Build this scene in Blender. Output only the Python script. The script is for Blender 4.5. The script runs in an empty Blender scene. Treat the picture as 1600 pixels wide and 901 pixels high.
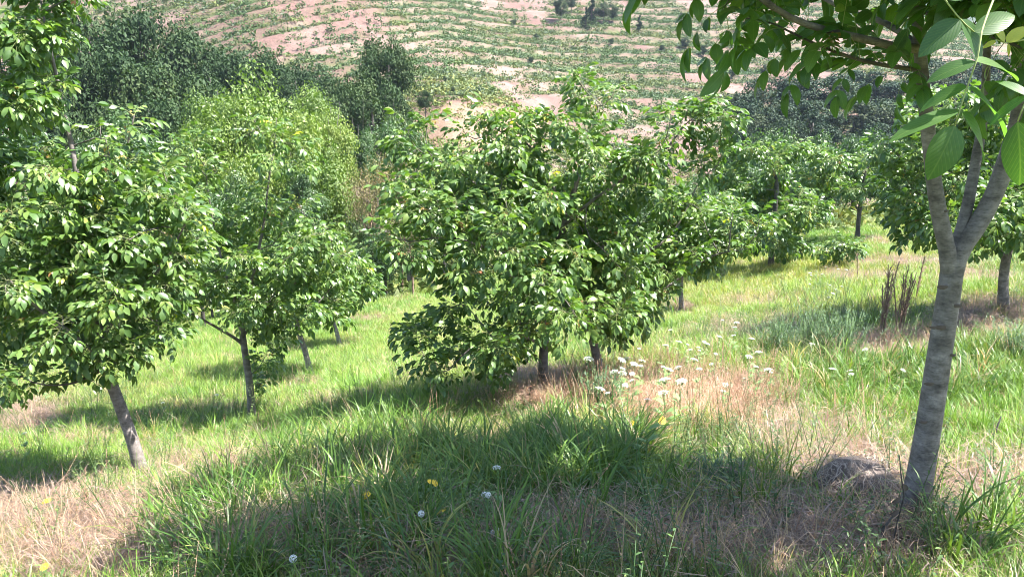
import bpy, math, random
import numpy as np
from mathutils import Vector, Matrix, Euler
C = bpy.context.scene.collection
SC = bpy.context.scene
rnd = random.Random(7)
R = math.radians

# ------------------------------------------------------------------ camera, sky, sun, exposure
K = 1186.0            # focal length in pixels of the 1600 x 901 photograph
PITCH = R(14.0)
EYE = np.array((0.0, 0.0, 1.6))
cam_d = bpy.data.cameras.new('camera'); cam = bpy.data.objects.new('camera', cam_d); C.objects.link(cam)
cam_d.sensor_width = 36; cam_d.lens = 36 * K / 1600; cam_d.clip_start = .05; cam_d.clip_end = 6000
cam.location = EYE; cam.rotation_euler = (R(90) - PITCH, 0, 0); SC.camera = cam

SUN_EL = R(59)
SUN_DIR = Vector((0.98, -0.10, 0)).normalized()          # horizontal direction towards the sun
sv = Vector((SUN_DIR.x * math.cos(SUN_EL), SUN_DIR.y * math.cos(SUN_EL), math.sin(SUN_EL)))
sd = bpy.data.lights.new('sun', 'SUN'); sd.energy = 5.0; sd.angle = R(.53); sd.color = (1, .965, .92)
so = bpy.data.objects.new('sun', sd); C.objects.link(so); so.rotation_euler = sv.to_track_quat('Z', 'Y').to_euler()
W = bpy.data.worlds.new('World'); SC.world = W; W.use_nodes = True
nt = W.node_tree; sky = nt.nodes.new('ShaderNodeTexSky'); sky.sky_type = 'NISHITA'; sky.sun_disc = False
sky.sun_elevation = SUN_EL; sky.sun_rotation = math.atan2(sv.x, sv.y); sky.air_density = 1.0; sky.dust_density = 1.0
nt.links.new(sky.outputs[0], nt.nodes['Background'].inputs[0]); nt.nodes['Background'].inputs[1].default_value = .10
SC.view_settings.view_transform = 'Standard'; SC.view_settings.look = 'None'
SC.view_settings.gamma = 1; SC.view_settings.exposure = 2.2
SC.cycles.filter_width = .95; SC.cycles.max_bounces = 6; SC.cycles.diffuse_bounces = 3; SC.cycles.glossy_bounces = 2
SC.cycles.transmission_bounces = 4; SC.cycles.volume_bounces = 0

# ------------------------------------------------------------------ pixel rays (of the photograph) and noise
SP, CP = math.sin(PITCH), math.cos(PITCH)
def ray(px, py):
    rx, ry = (px - 800) / K, (450.5 - py) / K
    return np.array((rx, CP + ry * SP, -SP + ry * CP))
def P(px, py, y):                       # the point seen at a pixel, y metres forward
    d = ray(px, py); return EYE + d * (y / d[1])
def proj(x, y, z):                      # world -> pixel of the photograph
    dx, dy, dz = x - EYE[0], y - EYE[1], z - EYE[2]
    f = np.maximum(dy * CP - dz * SP, 1e-3); u = dy * SP + dz * CP
    return 800 + K * dx / f, 450.5 - K * u / f
def mpp(px, py, y):                     # metres per pixel there
    return y / ray(px, py)[1] / K

def _h(ix, iy, s):
    n = (ix * 374761393 + iy * 668265263 + s * 974634777) & 0xffffffff
    n = ((n ^ (n >> 13)) * 1274126177) & 0xffffffff
    return ((n ^ (n >> 16)) & 0xffff) / 65535.0
def vnoise(x, y, s=0):
    x = np.asarray(x, float); y = np.asarray(y, float)
    ix, iy = np.floor(x).astype(np.int64), np.floor(y).astype(np.int64)
    fx, fy = x - ix, y - iy; fx = fx * fx * (3 - 2 * fx); fy = fy * fy * (3 - 2 * fy)
    a, b, c, d = _h(ix, iy, s), _h(ix + 1, iy, s), _h(ix, iy + 1, s), _h(ix + 1, iy + 1, s)
    return (a * (1 - fx) + b * fx) * (1 - fy) + (c * (1 - fx) + d * fx) * fy
def fbm(x, y, s=0, o=4):
    t = 0; a = .5; n = 0
    for k in range(o):
        t = t + a * vnoise(x * 2 ** k, y * 2 ** k, s + k * 17); n += a; a *= .5
    return t / n
def sstep(a, b, x):
    t = np.clip((x - a) / (b - a), 0, 1); return t * t * (3 - 2 * t)

# ------------------------------------------------------------------ terrain: heights through surveyed points
ctl = [(0, 0, 0), (0, -6, 1.1), (6, 0, .6), (-6, 0, -.75), (-6, -6, .4), (8, -6, 1.8), (0, -20, 4), (-20, -10, 0), (20, -10, 4.5),
       (-12, 35, -8), (0, 35, -6.3), (10, 38, -5), (24, 36, -3.6), (-20, 20, -6.2), (-32, 40, -11), (-25, 10, -4.2), (20, 10, .2),
       (32, 20, -.6), (-10, 60, -13), (10, 65, -13), (38, 65, -10), (-40, 85, -11), (70, 60, -6), (-70, 60, -12), (-60, -40, 4),
       (60, -40, 12), (0, -80, 16), (-150, 0, 0), (150, 0, 10), (0, 320, 66), (90, 310, 60), (-120, 270, 66), (-220, 150, 34),
       (205, 340, 20), (180, 285, 20), (125, 285, 42), (-300, 300, 60), (300, 200, 15), (320, 420, 20), (0, 480, 60), (-150, 450, 70),
       (0, -400, 40), (-400, 0, 20), (400, 0, 20)]
for px, py, y in [(800, 901, 2.75), (1425, 800, 3.45), (222, 738, 6.2), (395, 655, 9), (485, 583, 13), (530, 540, 17), (848, 592, 8),
                  (935, 585, 8.3), (1065, 482, 15), (1568, 480, 9.5), (1340, 370, 24), (1190, 415, 20), (1450, 340, 29), (560, 480, 24),
                  (300, 560, 14.5), (0, 600, 11.5), (0, 800, 5), (600, 600, 9.5), (1200, 700, 5), (1200, 550, 8.5), (1300, 450, 14),
                  (1600, 600, 6.5), (1600, 880, 2.9), (700, 190, 85), (800, 215, 90), (1000, 250, 108), (1100, 235, 112), (850, 150, 128),
                  (640, 150, 103), (450, 60, 128), (400, 0, 145), (560, 0, 155), (700, 60, 155), (800, 0, 220), (1000, 0, 230),
                  (1250, 0, 245), (1000, 120, 165), (1250, 100, 180), (1150, 232, 128), (1300, 250, 112), (1450, 215, 135), (1497, 48, 255)]:
    ctl.append(tuple(P(px, py, y)))
ctl = np.array(ctl)
def warp(x, y):
    r = np.sqrt(x * x + y * y) + 1e-9; g = np.log1p(r / 6.0) / r
    return x * g, y * g
cx, cy = warp(ctl[:, 0], ctl[:, 1])
def tps(r2): return .5 * r2 * np.log(r2 + 1e-12)
n_ = len(ctl); A_ = np.zeros((n_ + 3, n_ + 3))
A_[:n_, :n_] = tps((cx[:, None] - cx) ** 2 + (cy[:, None] - cy) ** 2) + np.eye(n_) * 4e-4
A_[:n_, n_] = 1; A_[:n_, n_ + 1] = cx; A_[:n_, n_ + 2] = cy; A_[n_:, :n_] = A_[:n_, n_:].T
# fit z divided by the distance so that far heights do not bend the near ground
rr_ = np.sqrt(ctl[:, 0] ** 2 + ctl[:, 1] ** 2)
wgt = 1 / (6 + rr_)
W_ = np.linalg.solve(A_, np.concatenate([ctl[:, 2] * wgt, np.zeros(3)]))
def base_h(x, y):
    x = np.asarray(x, float); y = np.asarray(y, float); sh = x.shape
    x = x.ravel(); y = y.ravel(); out = np.empty(x.size)
    for i in range(0, x.size, 40000):
        xs, ys = x[i:i + 40000], y[i:i + 40000]; wx, wy = warp(xs, ys)
        v = tps((wx[:, None] - cx) ** 2 + (wy[:, None] - cy) ** 2) @ W_[:n_] + W_[n_] + W_[n_ + 1] * wx + W_[n_ + 2] * wy
        out[i:i + 40000] = v * (6 + np.sqrt(xs * xs + ys * ys))
    return out.reshape(sh)
TERR = 2.5
def lines(z, x, y):     # which terrace a point is on; the spur at the left is cut on a slant
    return z / TERR + 1.2 * fbm(x * .045, y * .045, 13, 3) - .34 * np.minimum(x + 14, 0) / TERR
def terrace_mask(x, y):
    return sstep(95, 125, y) * sstep(-75, -20, x - (y - 120) * .15 + 20)
def H(x, y):
    x = np.asarray(x, float); y = np.asarray(y, float)
    b = base_h(x, y); r = np.sqrt(x * x + y * y)
    b = b + .07 * (fbm(x * .9, y * .9, 3) - .5) + .05 * (fbm(x * 4, y * 4, 5, 3) - .5) * sstep(60, 10, r)
    far = sstep(60, 100, y)
    b = b + far * 2.2 * (fbm(x * .06, y * .06, 9, 3) - .5)
    m = terrace_mask(x, y)
    q = lines(b, x, y); f = q - np.floor(q)
    b = b + m * TERR * .45 * (np.floor(q) + sstep(.66, .96, f) - q + .5)
    return b
def hit(px, py, lo=1.2, hi=400):         # where the ray through a pixel meets the ground
    d = ray(px, py); ys = np.exp(np.linspace(math.log(lo), math.log(hi), 900)); s = ys / d[1]
    pts = EYE + s[:, None] * d; below = pts[:, 2] < H(pts[:, 0], pts[:, 1]); i = int(np.argmax(below)) if below.any() else 899
    return pts[i]
def gz(x, y): return float(H(np.array([x]), np.array([y]))[0])

# ------------------------------------------------------------------ object helpers
def tag(o, label=None, cat=None, group=None, kind=None):
    if label: o['label'] = label
    if cat: o['category'] = cat
    if group: o['group'] = group
    if kind: o['kind'] = kind
    return o
def empty(name, loc=(0, 0, 0), rz=0):
    o = bpy.data.objects.new(name, None); C.objects.link(o); o.location = loc; o.rotation_euler = (0, 0, rz)
    o.empty_display_size = .1; return o
class MB:
    """collects geometry as arrays; every face a quad (last index -1 for a triangle)"""
    def __init__(s): s.v = []; s.f = []; s.m = []; s.a = []; s.uv = []; s.n = 0
    def add(s, v, f, mat=0, var=0.5, uv=None):
        v = np.asarray(v, float); f = np.asarray(f, np.int64)
        f = np.where(f >= 0, f + s.n, -1)
        s.v.append(v); s.f.append(f); s.m.append(np.full(len(f), mat)); s.a.append(np.full(len(v), var) if np.isscalar(var) else var)
        s.uv.append(np.zeros((len(v), 2)) if uv is None else np.asarray(uv, float)); s.n += len(v)
    def mesh(s, name, mats, smooth=True):
        v = np.concatenate(s.v); f = np.concatenate(s.f); m = np.concatenate(s.m); a = np.concatenate(s.a); uv = np.concatenate(s.uv)
        me = bpy.data.meshes.new(name); tri = f[:, 3] < 0; tot = np.where(tri, 3, 4)
        st = np.concatenate([[0], np.cumsum(tot)[:-1]]); loops = f.ravel(); loops = loops[loops >= 0]
        me.vertices.add(len(v)); me.vertices.foreach_set('co', v.ravel())
        me.loops.add(len(loops)); me.loops.foreach_set('vertex_index', loops.astype(np.int32))
        me.polygons.add(len(f)); me.polygons.foreach_set('loop_start', st.astype(np.int32)); me.polygons.foreach_set('loop_total', tot.astype(np.int32))
        me.polygons.foreach_set('material_index', m.astype(np.int32)); me.polygons.foreach_set('use_smooth', np.full(len(f), smooth))
        me.attributes.new('var', 'FLOAT', 'POINT').data.foreach_set('value', a.astype(np.float32))
        l = me.uv_layers.new(name='UVMap'); l.data.foreach_set('uv', uv[loops].ravel().astype(np.float32))
        for x in mats: me.materials.append(x)
        me.update(); me.validate(); return me
    def build(s, name, mats, parent=None, smooth=True):
        o = bpy.data.objects.new(name, s.mesh(name, mats, smooth)); C.objects.link(o); o.parent = parent; return o
def tube(mb, pts, rad, sides=6, mat=0, var=.5, cap=True):
    pts = np.asarray(pts, float); n = len(pts); rad = np.broadcast_to(rad, (n,))
    t = np.gradient(pts, axis=0); t /= np.linalg.norm(t, axis=1)[:, None] + 1e-9
    ref = np.array((1.0, 0, 0)) if abs(t[0][0]) < .8 else np.array((0, 1.0, 0)); V = []
    for i in range(n):
        a = ref - t[i] * np.dot(ref, t[i]); a /= np.linalg.norm(a) + 1e-9; ref = a; b = np.cross(t[i], a)
        ang = np.arange(sides) * 2 * math.pi / sides
        V.append(pts[i] + rad[i] * (np.cos(ang)[:, None] * a + np.sin(ang)[:, None] * b))
    V = np.concatenate(V); F = []
    for i in range(n - 1):
        for k in range(sides):
            q = (k + 1) % sides; F.append((i * sides + k, i * sides + q, (i + 1) * sides + q, (i + 1) * sides + k))
    if cap:
        V = np.concatenate([V, pts[-1:]]); e = len(V) - 1
        for k in range(sides): F.append(((n - 1) * sides + k, (n - 1) * sides + (k + 1) % sides, e, -1))
    mb.add(V, F, mat, var)

# ------------------------------------------------------------------ materials
def newmat(name):
    m = bpy.data.materials.new(name); m.use_nodes = True; t = m.node_tree; t.nodes.clear()
    out = t.nodes.new('ShaderNodeOutputMaterial'); return m, t, out
def N(t, typ, **kw):
    n = t.nodes.new(typ)
    for k, v in kw.items():
        if k.startswith('_'): setattr(n, k[1:], v)
        else: n.inputs[k.replace('__', ' ')].default_value = v
    return n
def mix(t, fac, a, b, mode='MIX'):
    n = t.nodes.new('ShaderNodeMix'); n.data_type = 'RGBA'; n.blend_type = mode
    for s, v in ((0, fac), (6, a), (7, b)):
        if hasattr(v, 'node'): t.links.new(v, n.inputs[s])
        else: n.inputs[s].default_value = v if s == 0 else (*v, 1)
    return n.outputs[2]
def ramp(t, fac, stops):
    n = t.nodes.new('ShaderNodeValToRGB'); e = n.color_ramp.elements
    while len(e) < len(stops): e.new(.5)
    for q, (p, c) in zip(e, stops): q.position = p; q.color = (*c, 1) if not np.isscalar(c) else (c, c, c, 1)
    t.links.new(fac, n.inputs[0]); return n.outputs[0]
def noise(t, scale, det=4, vec=None, rough=.6):
    n = N(t, 'ShaderNodeTexNoise', Scale=scale, Detail=det, Roughness=rough)
    if vec is not None: t.links.new(vec, n.inputs['Vector'])
    return n.outputs[0]
def varfac(t, w=.6):
    """mix of the leaf's own value and the object's random number"""
    a = N(t, 'ShaderNodeAttribute', _attribute_name='var'); o = t.nodes.new('ShaderNodeObjectInfo')
    m = N(t, 'ShaderNodeMath', _operation='MULTIPLY_ADD'); t.links.new(a.outputs['Fac'], m.inputs[0]); m.inputs[1].default_value = w
    k = N(t, 'ShaderNodeMath', _operation='MULTIPLY'); t.links.new(o.outputs['Random'], k.inputs[0]); k.inputs[1].default_value = 1 - w
    t.links.new(k.outputs[0], m.inputs[2]); return m.outputs[0]
def leaf_mat(name, stops, trans=.3, rough=.42, tcol=1.5, veins=False, spec=.5):
    m, t, out = newmat(name); f = varfac(t); col = ramp(t, f, stops)
    if veins:
        uv = N(t, 'ShaderNodeUVMap', _uv_map='UVMap'); sp = t.nodes.new('ShaderNodeSeparateXYZ'); t.links.new(uv.outputs[0], sp.inputs[0])
        ab = N(t, 'ShaderNodeMath', _operation='ABSOLUTE'); t.links.new(sp.outputs[0], ab.inputs[0])          # distance from midrib
        mm = N(t, 'ShaderNodeMath', _operation='MULTIPLY_ADD'); t.links.new(ab.outputs[0], mm.inputs[0]); mm.inputs[1].default_value = -.45
        t.links.new(sp.outputs[1], mm.inputs[2])
        fr = N(t, 'ShaderNodeMath', _operation='PINGPONG'); t.links.new(mm.outputs[0], fr.inputs[0]); fr.inputs[1].default_value = .055
        vein = ramp(t, fr.outputs[0], [(0, 1.0), (.008, 0.0)]); mid = ramp(t, ab.outputs[0], [(.0, 1.0), (.07, 0.0)])
        vv = mix(t, 1, vein, mid, 'LIGHTEN')
        col = mix(t, vv, col, mix(t, .16, col, (.42, .5, .16)))
        bh = ramp(t, fr.outputs[0], [(0, 0.0), (.055, 1.0)])
    nz = noise(t, 30, 3); col = mix(t, .35, col, ramp(t, nz, [(.3, (.5, .5, .5)), (.7, (1, 1, 1))]), 'MULTIPLY')
    p = N(t, 'ShaderNodeBsdfPrincipled', Roughness=rough); p.inputs['Specular IOR Level'].default_value = spec; t.links.new(col, p.inputs['Base Color'])
    if veins:
        b = N(t, 'ShaderNodeBump', Strength=.22, Distance=.001); t.links.new(bh, b.inputs['Height']); t.links.new(b.outputs[0], p.inputs['Normal'])
    tr = t.nodes.new('ShaderNodeBsdfTranslucent'); tc = mix(t, 1, col, (tcol * .95, tcol * 1.15, tcol * .38), 'MULTIPLY'); t.links.new(tc, tr.inputs[0])
    mx = t.nodes.new('ShaderNodeMixShader'); mx.inputs[0].default_value = trans
    t.links.new(p.outputs[0], mx.inputs[1]); t.links.new(tr.outputs[0], mx.inputs[2]); t.links.new(mx.outputs[0], out.inputs[0]); return m
def bark_mat(name, a, b, zs=22, bump=.4):
    m, t, out = newmat(name); tc = t.nodes.new('ShaderNodeTexCoord'); mp = N(t, 'ShaderNodeMapping', Scale=(5, 5, zs)); t.links.new(tc.outputs['Object'], mp.inputs[0])
    n1 = noise(t, 1.5, 6, mp.outputs[0], .65); mp2 = N(t, 'ShaderNodeMapping', Scale=(6, 6, 4)); t.links.new(tc.outputs['Object'], mp2.inputs[0]); n2 = noise(t, 2, 4, mp2.outputs[0])
    col = ramp(t, n1, [(.28, tuple(c * .45 for c in a)), (.42, a), (.7, b)])
    mp3 = N(t, 'ShaderNodeMapping', Scale=(9, 9, 60)); t.links.new(tc.outputs['Object'], mp3.inputs[0]); n3 = noise(t, 3, 5, mp3.outputs[0], .8); n4 = noise(t, 60, 4, tc.outputs['Object'])
    col = mix(t, .7, col, ramp(t, n3, [(.36, (.35, .33, .32)), (.47, (1, 1, 1)), (.8, (1.25, 1.22, 1.2))]), 'MULTIPLY'); col = mix(t, .5, col, ramp(t, n4, [(.35, (.6, .6, .6)), (.6, (1.1, 1.1, 1.1))]), 'MULTIPLY')
    col = mix(t, .8, col, ramp(t, n2, [(.35, (.55, .54, .5)), (.65, (1, 1, 1))]), 'MULTIPLY')
    p = N(t, 'ShaderNodeBsdfPrincipled', Roughness=.8); t.links.new(col, p.inputs['Base Color'])
    bm = N(t, 'ShaderNodeBump', Strength=bump, Distance=.006); t.links.new(n1, bm.inputs['Height']); bn = N(t, 'ShaderNodeBump', Strength=.5, Distance=.004); t.links.new(n3, bn.inputs['Height']); t.links.new(bm.outputs[0], bn.inputs['Normal']); t.links.new(bn.outputs[0], p.inputs['Normal'])
    t.links.new(p.outputs[0], out.inputs[0]); return m
def inst_mat(name, trans=.3, rough=.5, spec=.3):
    """blade colour comes from each clump's own colour, varied blade by blade"""
    m, t, out = newmat(name); a = N(t, 'ShaderNodeAttribute', _attribute_name='col', _attribute_type='INSTANCER'); v = N(t, 'ShaderNodeAttribute', _attribute_name='var')
    col = mix(t, 1, a.outputs['Color'], ramp(t, v.outputs['Fac'], [(0, (.62, .66, .6)), (.5, (.95, .95, .95)), (1, (1.5, 1.35, 1.15))]), 'MULTIPLY')
    p = N(t, 'ShaderNodeBsdfPrincipled', Roughness=rough); p.inputs['Specular IOR Level'].default_value = spec; t.links.new(col, p.inputs['Base Color'])
    tr = t.nodes.new('ShaderNodeBsdfTranslucent'); t.links.new(mix(t, 1, col, (1.35, 1.25, .7), 'MULTIPLY'), tr.inputs[0])
    mx = t.nodes.new('ShaderNodeMixShader'); mx.inputs[0].default_value = trans
    t.links.new(p.outputs[0], mx.inputs[1]); t.links.new(tr.outputs[0], mx.inputs[2]); t.links.new(mx.outputs[0], out.inputs[0]); return m
def flat_mat(name, c, rough=.7, var=.25):
    m, t, out = newmat(name); n = noise(t, 25, 4); col = mix(t, 1, c, ramp(t, n, [(.3, (1 - var,) * 3), (.7, (1 + var,) * 3)]), 'MULTIPLY')
    p = N(t, 'ShaderNodeBsdfPrincipled', Roughness=rough); t.links.new(col, p.inputs['Base Color']); t.links.new(p.outputs[0], out.inputs[0]); return m

M = {}
M['leaf'] = leaf_mat('walnut_leaf', [(.0, (.045, .092, .024)), (.35, (.075, .142, .035)), (.7, (.125, .20, .045)), (1, (.20, .255, .055))], .28, .42, tcol=1.7)
M['leafhi'] = leaf_mat('walnut_leaf_veined', [(.0, (.044, .10, .028)), (.4, (.064, .135, .034)), (.8, (.10, .18, .04)), (1, (.15, .225, .045))], .4, .42, veins=True, tcol=2.2)
M['young'] = leaf_mat('young_bronze_leaf', [(0, (.34, .13, .07)), (.5, (.36, .2, .08)), (1, (.3, .28, .08))], .4, .4)
M['yellow'] = leaf_mat('yellowed_leaf', [(0, (.4, .38, .05)), (1, (.5, .5, .06))], .4, .4, veins=True)
M['rachis'] = flat_mat('leaf_stalk', (.30, .34, .12))
M['dark'] = leaf_mat('oak_leaf', [(0, (.02, .042, .015)), (.5, (.038, .07, .026)), (1, (.075, .105, .035))], .15, .6, spec=.15)
M['forest'] = leaf_mat('far_woodland_leaf', [(0, (.016, .038, .022)), (.5, (.035, .06, .032)), (1, (.09, .10, .042))], .12, .65, spec=.15)
M['bright'] = leaf_mat('bright_green_leaf', [(0, (.075, .13, .025)), (.5, (.135, .20, .035)), (1, (.24, .28, .06))], .3, .5)
M['mid'] = leaf_mat('mid_green_leaf', [(0, (.035, .075, .024)), (.5, (.06, .115, .034)), (1, (.115, .165, .05))], .25, .45)
M['brownleaf'] = leaf_mat('dry_shrub_leaf', [(0, (.10, .11, .04)), (.5, (.17, .16, .06)), (1, (.30, .17, .09))], .2, .6)
M['sapling'] = leaf_mat('sapling_leaf', [(0, (.035, .07, .025)), (.6, (.06, .11, .035)), (1, (.11, .15, .05))], .2, .6)
M['bark'] = bark_mat('smooth_grey_bark', (.17, .145, .132), (.36, .315, .295), 12)
M['barkdark'] = bark_mat('dark_bark', (.06, .052, .045), (.13, .115, .10))
M['twig'] = bark_mat('twig_bark', (.10, .085, .075), (.19, .165, .145), 30)
M['drywood'] = bark_mat('dry_stalk', (.22, .14, .10), (.36, .25, .19), 30)
M['blade'] = inst_mat('grass_blade', .34, .42, .4)
M['scrub'] = inst_mat('scrub_leaf', .2, .6, .2)
M['white'] = flat_mat('white_petal', (.66, .66, .62), .7, .08)
M['yellowp'] = flat_mat('yellow_petal', (.8, .52, .03), .6, .1)
M['stem'] = flat_mat('flower_stem', (.12, .2, .06))
M['stone'] = flat_mat('grey_stone', (.34, .34, .34), .85, .4)
M['wood'] = bark_mat('old_wood', (.30, .24, .17), (.48, .40, .30), 4)
M['scar'] = flat_mat('bark_scar', (.10, .075, .06), .9, .4)

# ------------------------------------------------------------------ instancing of countless pieces as one object
def instancer(name, sources, pts, rot, scl, idx, col=None, parent=None):
    pts = np.asarray(pts, float); n = len(pts); me = bpy.data.meshes.new(name); me.vertices.add(n); me.vertices.foreach_set('co', pts.ravel())
    me.attributes.new('rot', 'FLOAT_VECTOR', 'POINT').data.foreach_set('vector', np.asarray(rot, np.float32).ravel())
    me.attributes.new('scl', 'FLOAT', 'POINT').data.foreach_set('value', np.asarray(scl, np.float32))
    me.attributes.new('idx', 'INT', 'POINT').data.foreach_set('value', np.asarray(idx, np.int32))
    if col is not None:
        c4 = np.concatenate([np.asarray(col, float), np.ones((n, 1))], 1)
        me.attributes.new('col', 'FLOAT_COLOR', 'POINT').data.foreach_set('color', c4.ravel().astype(np.float32))
    o = bpy.data.objects.new(name, me); C.objects.link(o); o.parent = parent; o['kind'] = 'stuff'
    g = bpy.data.node_groups.new(name + '_scatter', 'GeometryNodeTree')
    g.interface.new_socket('Geometry', in_out='INPUT', socket_type='NodeSocketGeometry'); g.interface.new_socket('Geometry', in_out='OUTPUT', socket_type='NodeSocketGeometry')
    gi = g.nodes.new('NodeGroupInput'); go = g.nodes.new('NodeGroupOutput'); iop = g.nodes.new('GeometryNodeInstanceOnPoints'); jn = g.nodes.new('GeometryNodeJoinGeometry')
    for s in reversed(sources):          # joined instances are numbered from the last link
        oi = g.nodes.new('GeometryNodeObjectInfo'); oi.inputs['Object'].default_value = s; gt = g.nodes.new('GeometryNodeGeometryToInstance')
        g.links.new(oi.outputs['Geometry'], gt.inputs[0]); g.links.new(gt.outputs[0], jn.inputs[0])
    g.links.new(gi.outputs[0], iop.inputs['Points']); g.links.new(jn.outputs[0], iop.inputs['Instance']); iop.inputs['Pick Instance'].default_value = True
    for nm, typ, sock in (('rot', 'FLOAT_VECTOR', 'Rotation'), ('scl', 'FLOAT', 'Scale'), ('idx', 'INT', 'Instance Index')):
        a = g.nodes.new('GeometryNodeInputNamedAttribute'); a.data_type = typ; a.inputs[0].default_value = nm
        so_ = [q for q in a.outputs if q.enabled and q.name == 'Attribute'][0]; g.links.new(so_, iop.inputs[sock])
    g.links.new(iop.outputs[0], go.inputs[0]); md = o.modifiers.new('scatter', 'NODES'); md.node_group = g
    return o
def src(name, mb, mats, smooth=True):    # a source shape, never linked to the scene by itself
    return bpy.data.objects.new(name, mb.mesh(name, mats, smooth))

# ------------------------------------------------------------------ ground sheet
def dry_mask(x, y, z):
    px, py = proj(x, y, z); d = np.zeros_like(x); w = fbm(x * 1.3, y * 1.3, 21, 4) - .5; near = sstep(60, 30, y)
    for (a, b, ra, rb, s) in DRY:
        q = np.sqrt(((px - a) / ra) ** 2 + ((py - b) / rb) ** 2) + w * .9
        d = np.maximum(d, s * sstep(1.25, .6, q))
    return d * (y > 1) * near
DRY = [(1040, 625, 230, 55, 1), (1400, 535, 130, 24, 1), (1560, 500, 90, 30, .9), (80, 800, 180, 42, .95), (40, 650, 70, 26, .8), (1280, 845, 330, 70, .95),
       (900, 850, 130, 45, .9), (300, 735, 100, 26, .8), (1570, 765, 110, 55, .85), (1330, 750, 110, 55, 1), (1250, 680, 140, 25, .6), (330, 640, 60, 9, .7), (450, 600, 60, 8, .6), (120, 690, 60, 12, .7), (600, 690, 50, 12, .6), (1180, 470, 70, 7, .7),
       (470, 850, 110, 40, .85), (800, 860, 130, 45, .9), (640, 895, 160, 22, .7), (700, 700, 60, 16, .5), (1350, 430, 90, 8, .8), (1420, 408, 110, 7, .9), (560, 497, 60, 5, .9), (1380, 375, 60, 6, .7), (510, 720, 90, 14, .7),
       (1240, 520, 160, 22, .5), (1520, 430, 90, 10, .8), (200, 880, 200, 40, .7), (520, 630, 50, 10, .5), (850, 590, 90, 14, .9), (1060, 480, 30, 10, .9)]
def pathy(x, y):                          # soft patches of thinner, drier turf
    return fbm(x * .45 + 5, y * .45, 31, 4)
FARDIRT = None
def hill_green(x, y, z):
    """how much weed cover the far slope carries there"""
    g = fbm(x * .035, y * .035, 41, 4); g2 = fbm(x * .16, y * .16, 44, 3)
    q = lines(z, x, y); f = q - np.floor(q)
    band = sstep(.34, .5, f) * (1 - sstep(.84, .95, f))
    return np.clip((g - .5) * 3.0 + (g2 - .5) * 2.0 + .62, 0, 1) * (.40 + .72 * band)
def build_ground():
    fr = np.concatenate([np.linspace(-50, 50, 361)[:-1], np.linspace(50, 310, 105)[:-1]])
    rs = list(np.exp(np.linspace(math.log(.35), math.log(80), 250))); rs += list(np.arange(80.9, 262, .9)); rs += list(np.linspace(264, 620, 60))
    rs = np.array(rs); th = np.radians(fr); T, Rr = np.meshgrid(th, rs); x = Rr * np.sin(T); y = Rr * np.cos(T); z = H(x, y)
    nr, na = x.shape; V = np.stack([x.ravel(), y.ravel(), z.ravel()], 1); V = np.concatenate([V, [[0, 0, gz(0, 0)]]])
    i, k = np.meshgrid(np.arange(nr - 1), np.arange(na), indexing='ij'); k2 = (k + 1) % na
    F = np.stack([(i * na + k), (i * na + k2), ((i + 1) * na + k2), ((i + 1) * na + k)], -1).reshape(-1, 4)[:, ::-1]
    kk = np.arange(na); F2 = np.stack([kk, (kk + 1) % na, np.full(na, len(V) - 1), np.full(na, -1)], 1)
    mb = MB(); xx, yy, zz = V.T; mb.add(V, np.concatenate([F, F2]))
    me = mb.mesh('ground', [ground_mat()]); d = dry_mask(xx, yy, zz); pt = pathy(xx, yy)
    green = np.array((.085, .12, .035)); soil = np.array((.13, .085, .066)); straw = np.array((.30, .22, .18)); olive = np.array((.16, .185, .055))
    col = green + (olive - green) * sstep(.4, .6, pt)[:, None]
    sn = fbm(xx * 2.5, yy * 2.5, 77, 3)[:, None]; dc = soil + (straw - soil) * sstep(.35, .6, sn)
    col = col + (dc - col) * np.clip(d, 0, 1)[:, None]
    # far slope: pink dirt under green weeds
    far = sstep(62, 84, yy)[:, None]; hg = hill_green(xx, yy, zz)[:, None]
    pink = np.array((.155, .10, .09)); pale = np.array((.20, .145, .13)); gcol = np.array((.075, .11, .04))
    pn = fbm(xx * .12, yy * .12, 51, 4)[:, None]; dirt = pink + (pale - pink) * sstep(.4, .62, pn)
    fcol = dirt + (gcol - dirt) * np.clip(hg * 1.1 - .1, 0, 1) * .85
    px, py = proj(xx, yy, zz); fld = (sstep(1.2, .8, np.sqrt(((px - 725) / 130) ** 2 + ((py - 200) / 38) ** 2)) * (yy < 112) * (yy > 60))[:, None]
    fcol = fcol + (np.array((.22, .155, .115)) - fcol) * fld
    col = col + (fcol - col) * far
    c4 = np.concatenate([col, np.ones((len(V), 1))], 1); me.attributes.new('gcol', 'FLOAT_COLOR', 'POINT').data.foreach_set('color', c4.ravel().astype(np.float32))
    o = bpy.data.objects.new('ground', me); C.objects.link(o); tag(o, 'sloping orchard ground falling to a valley and rising to the terraced hill', kind='structure'); return o
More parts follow.
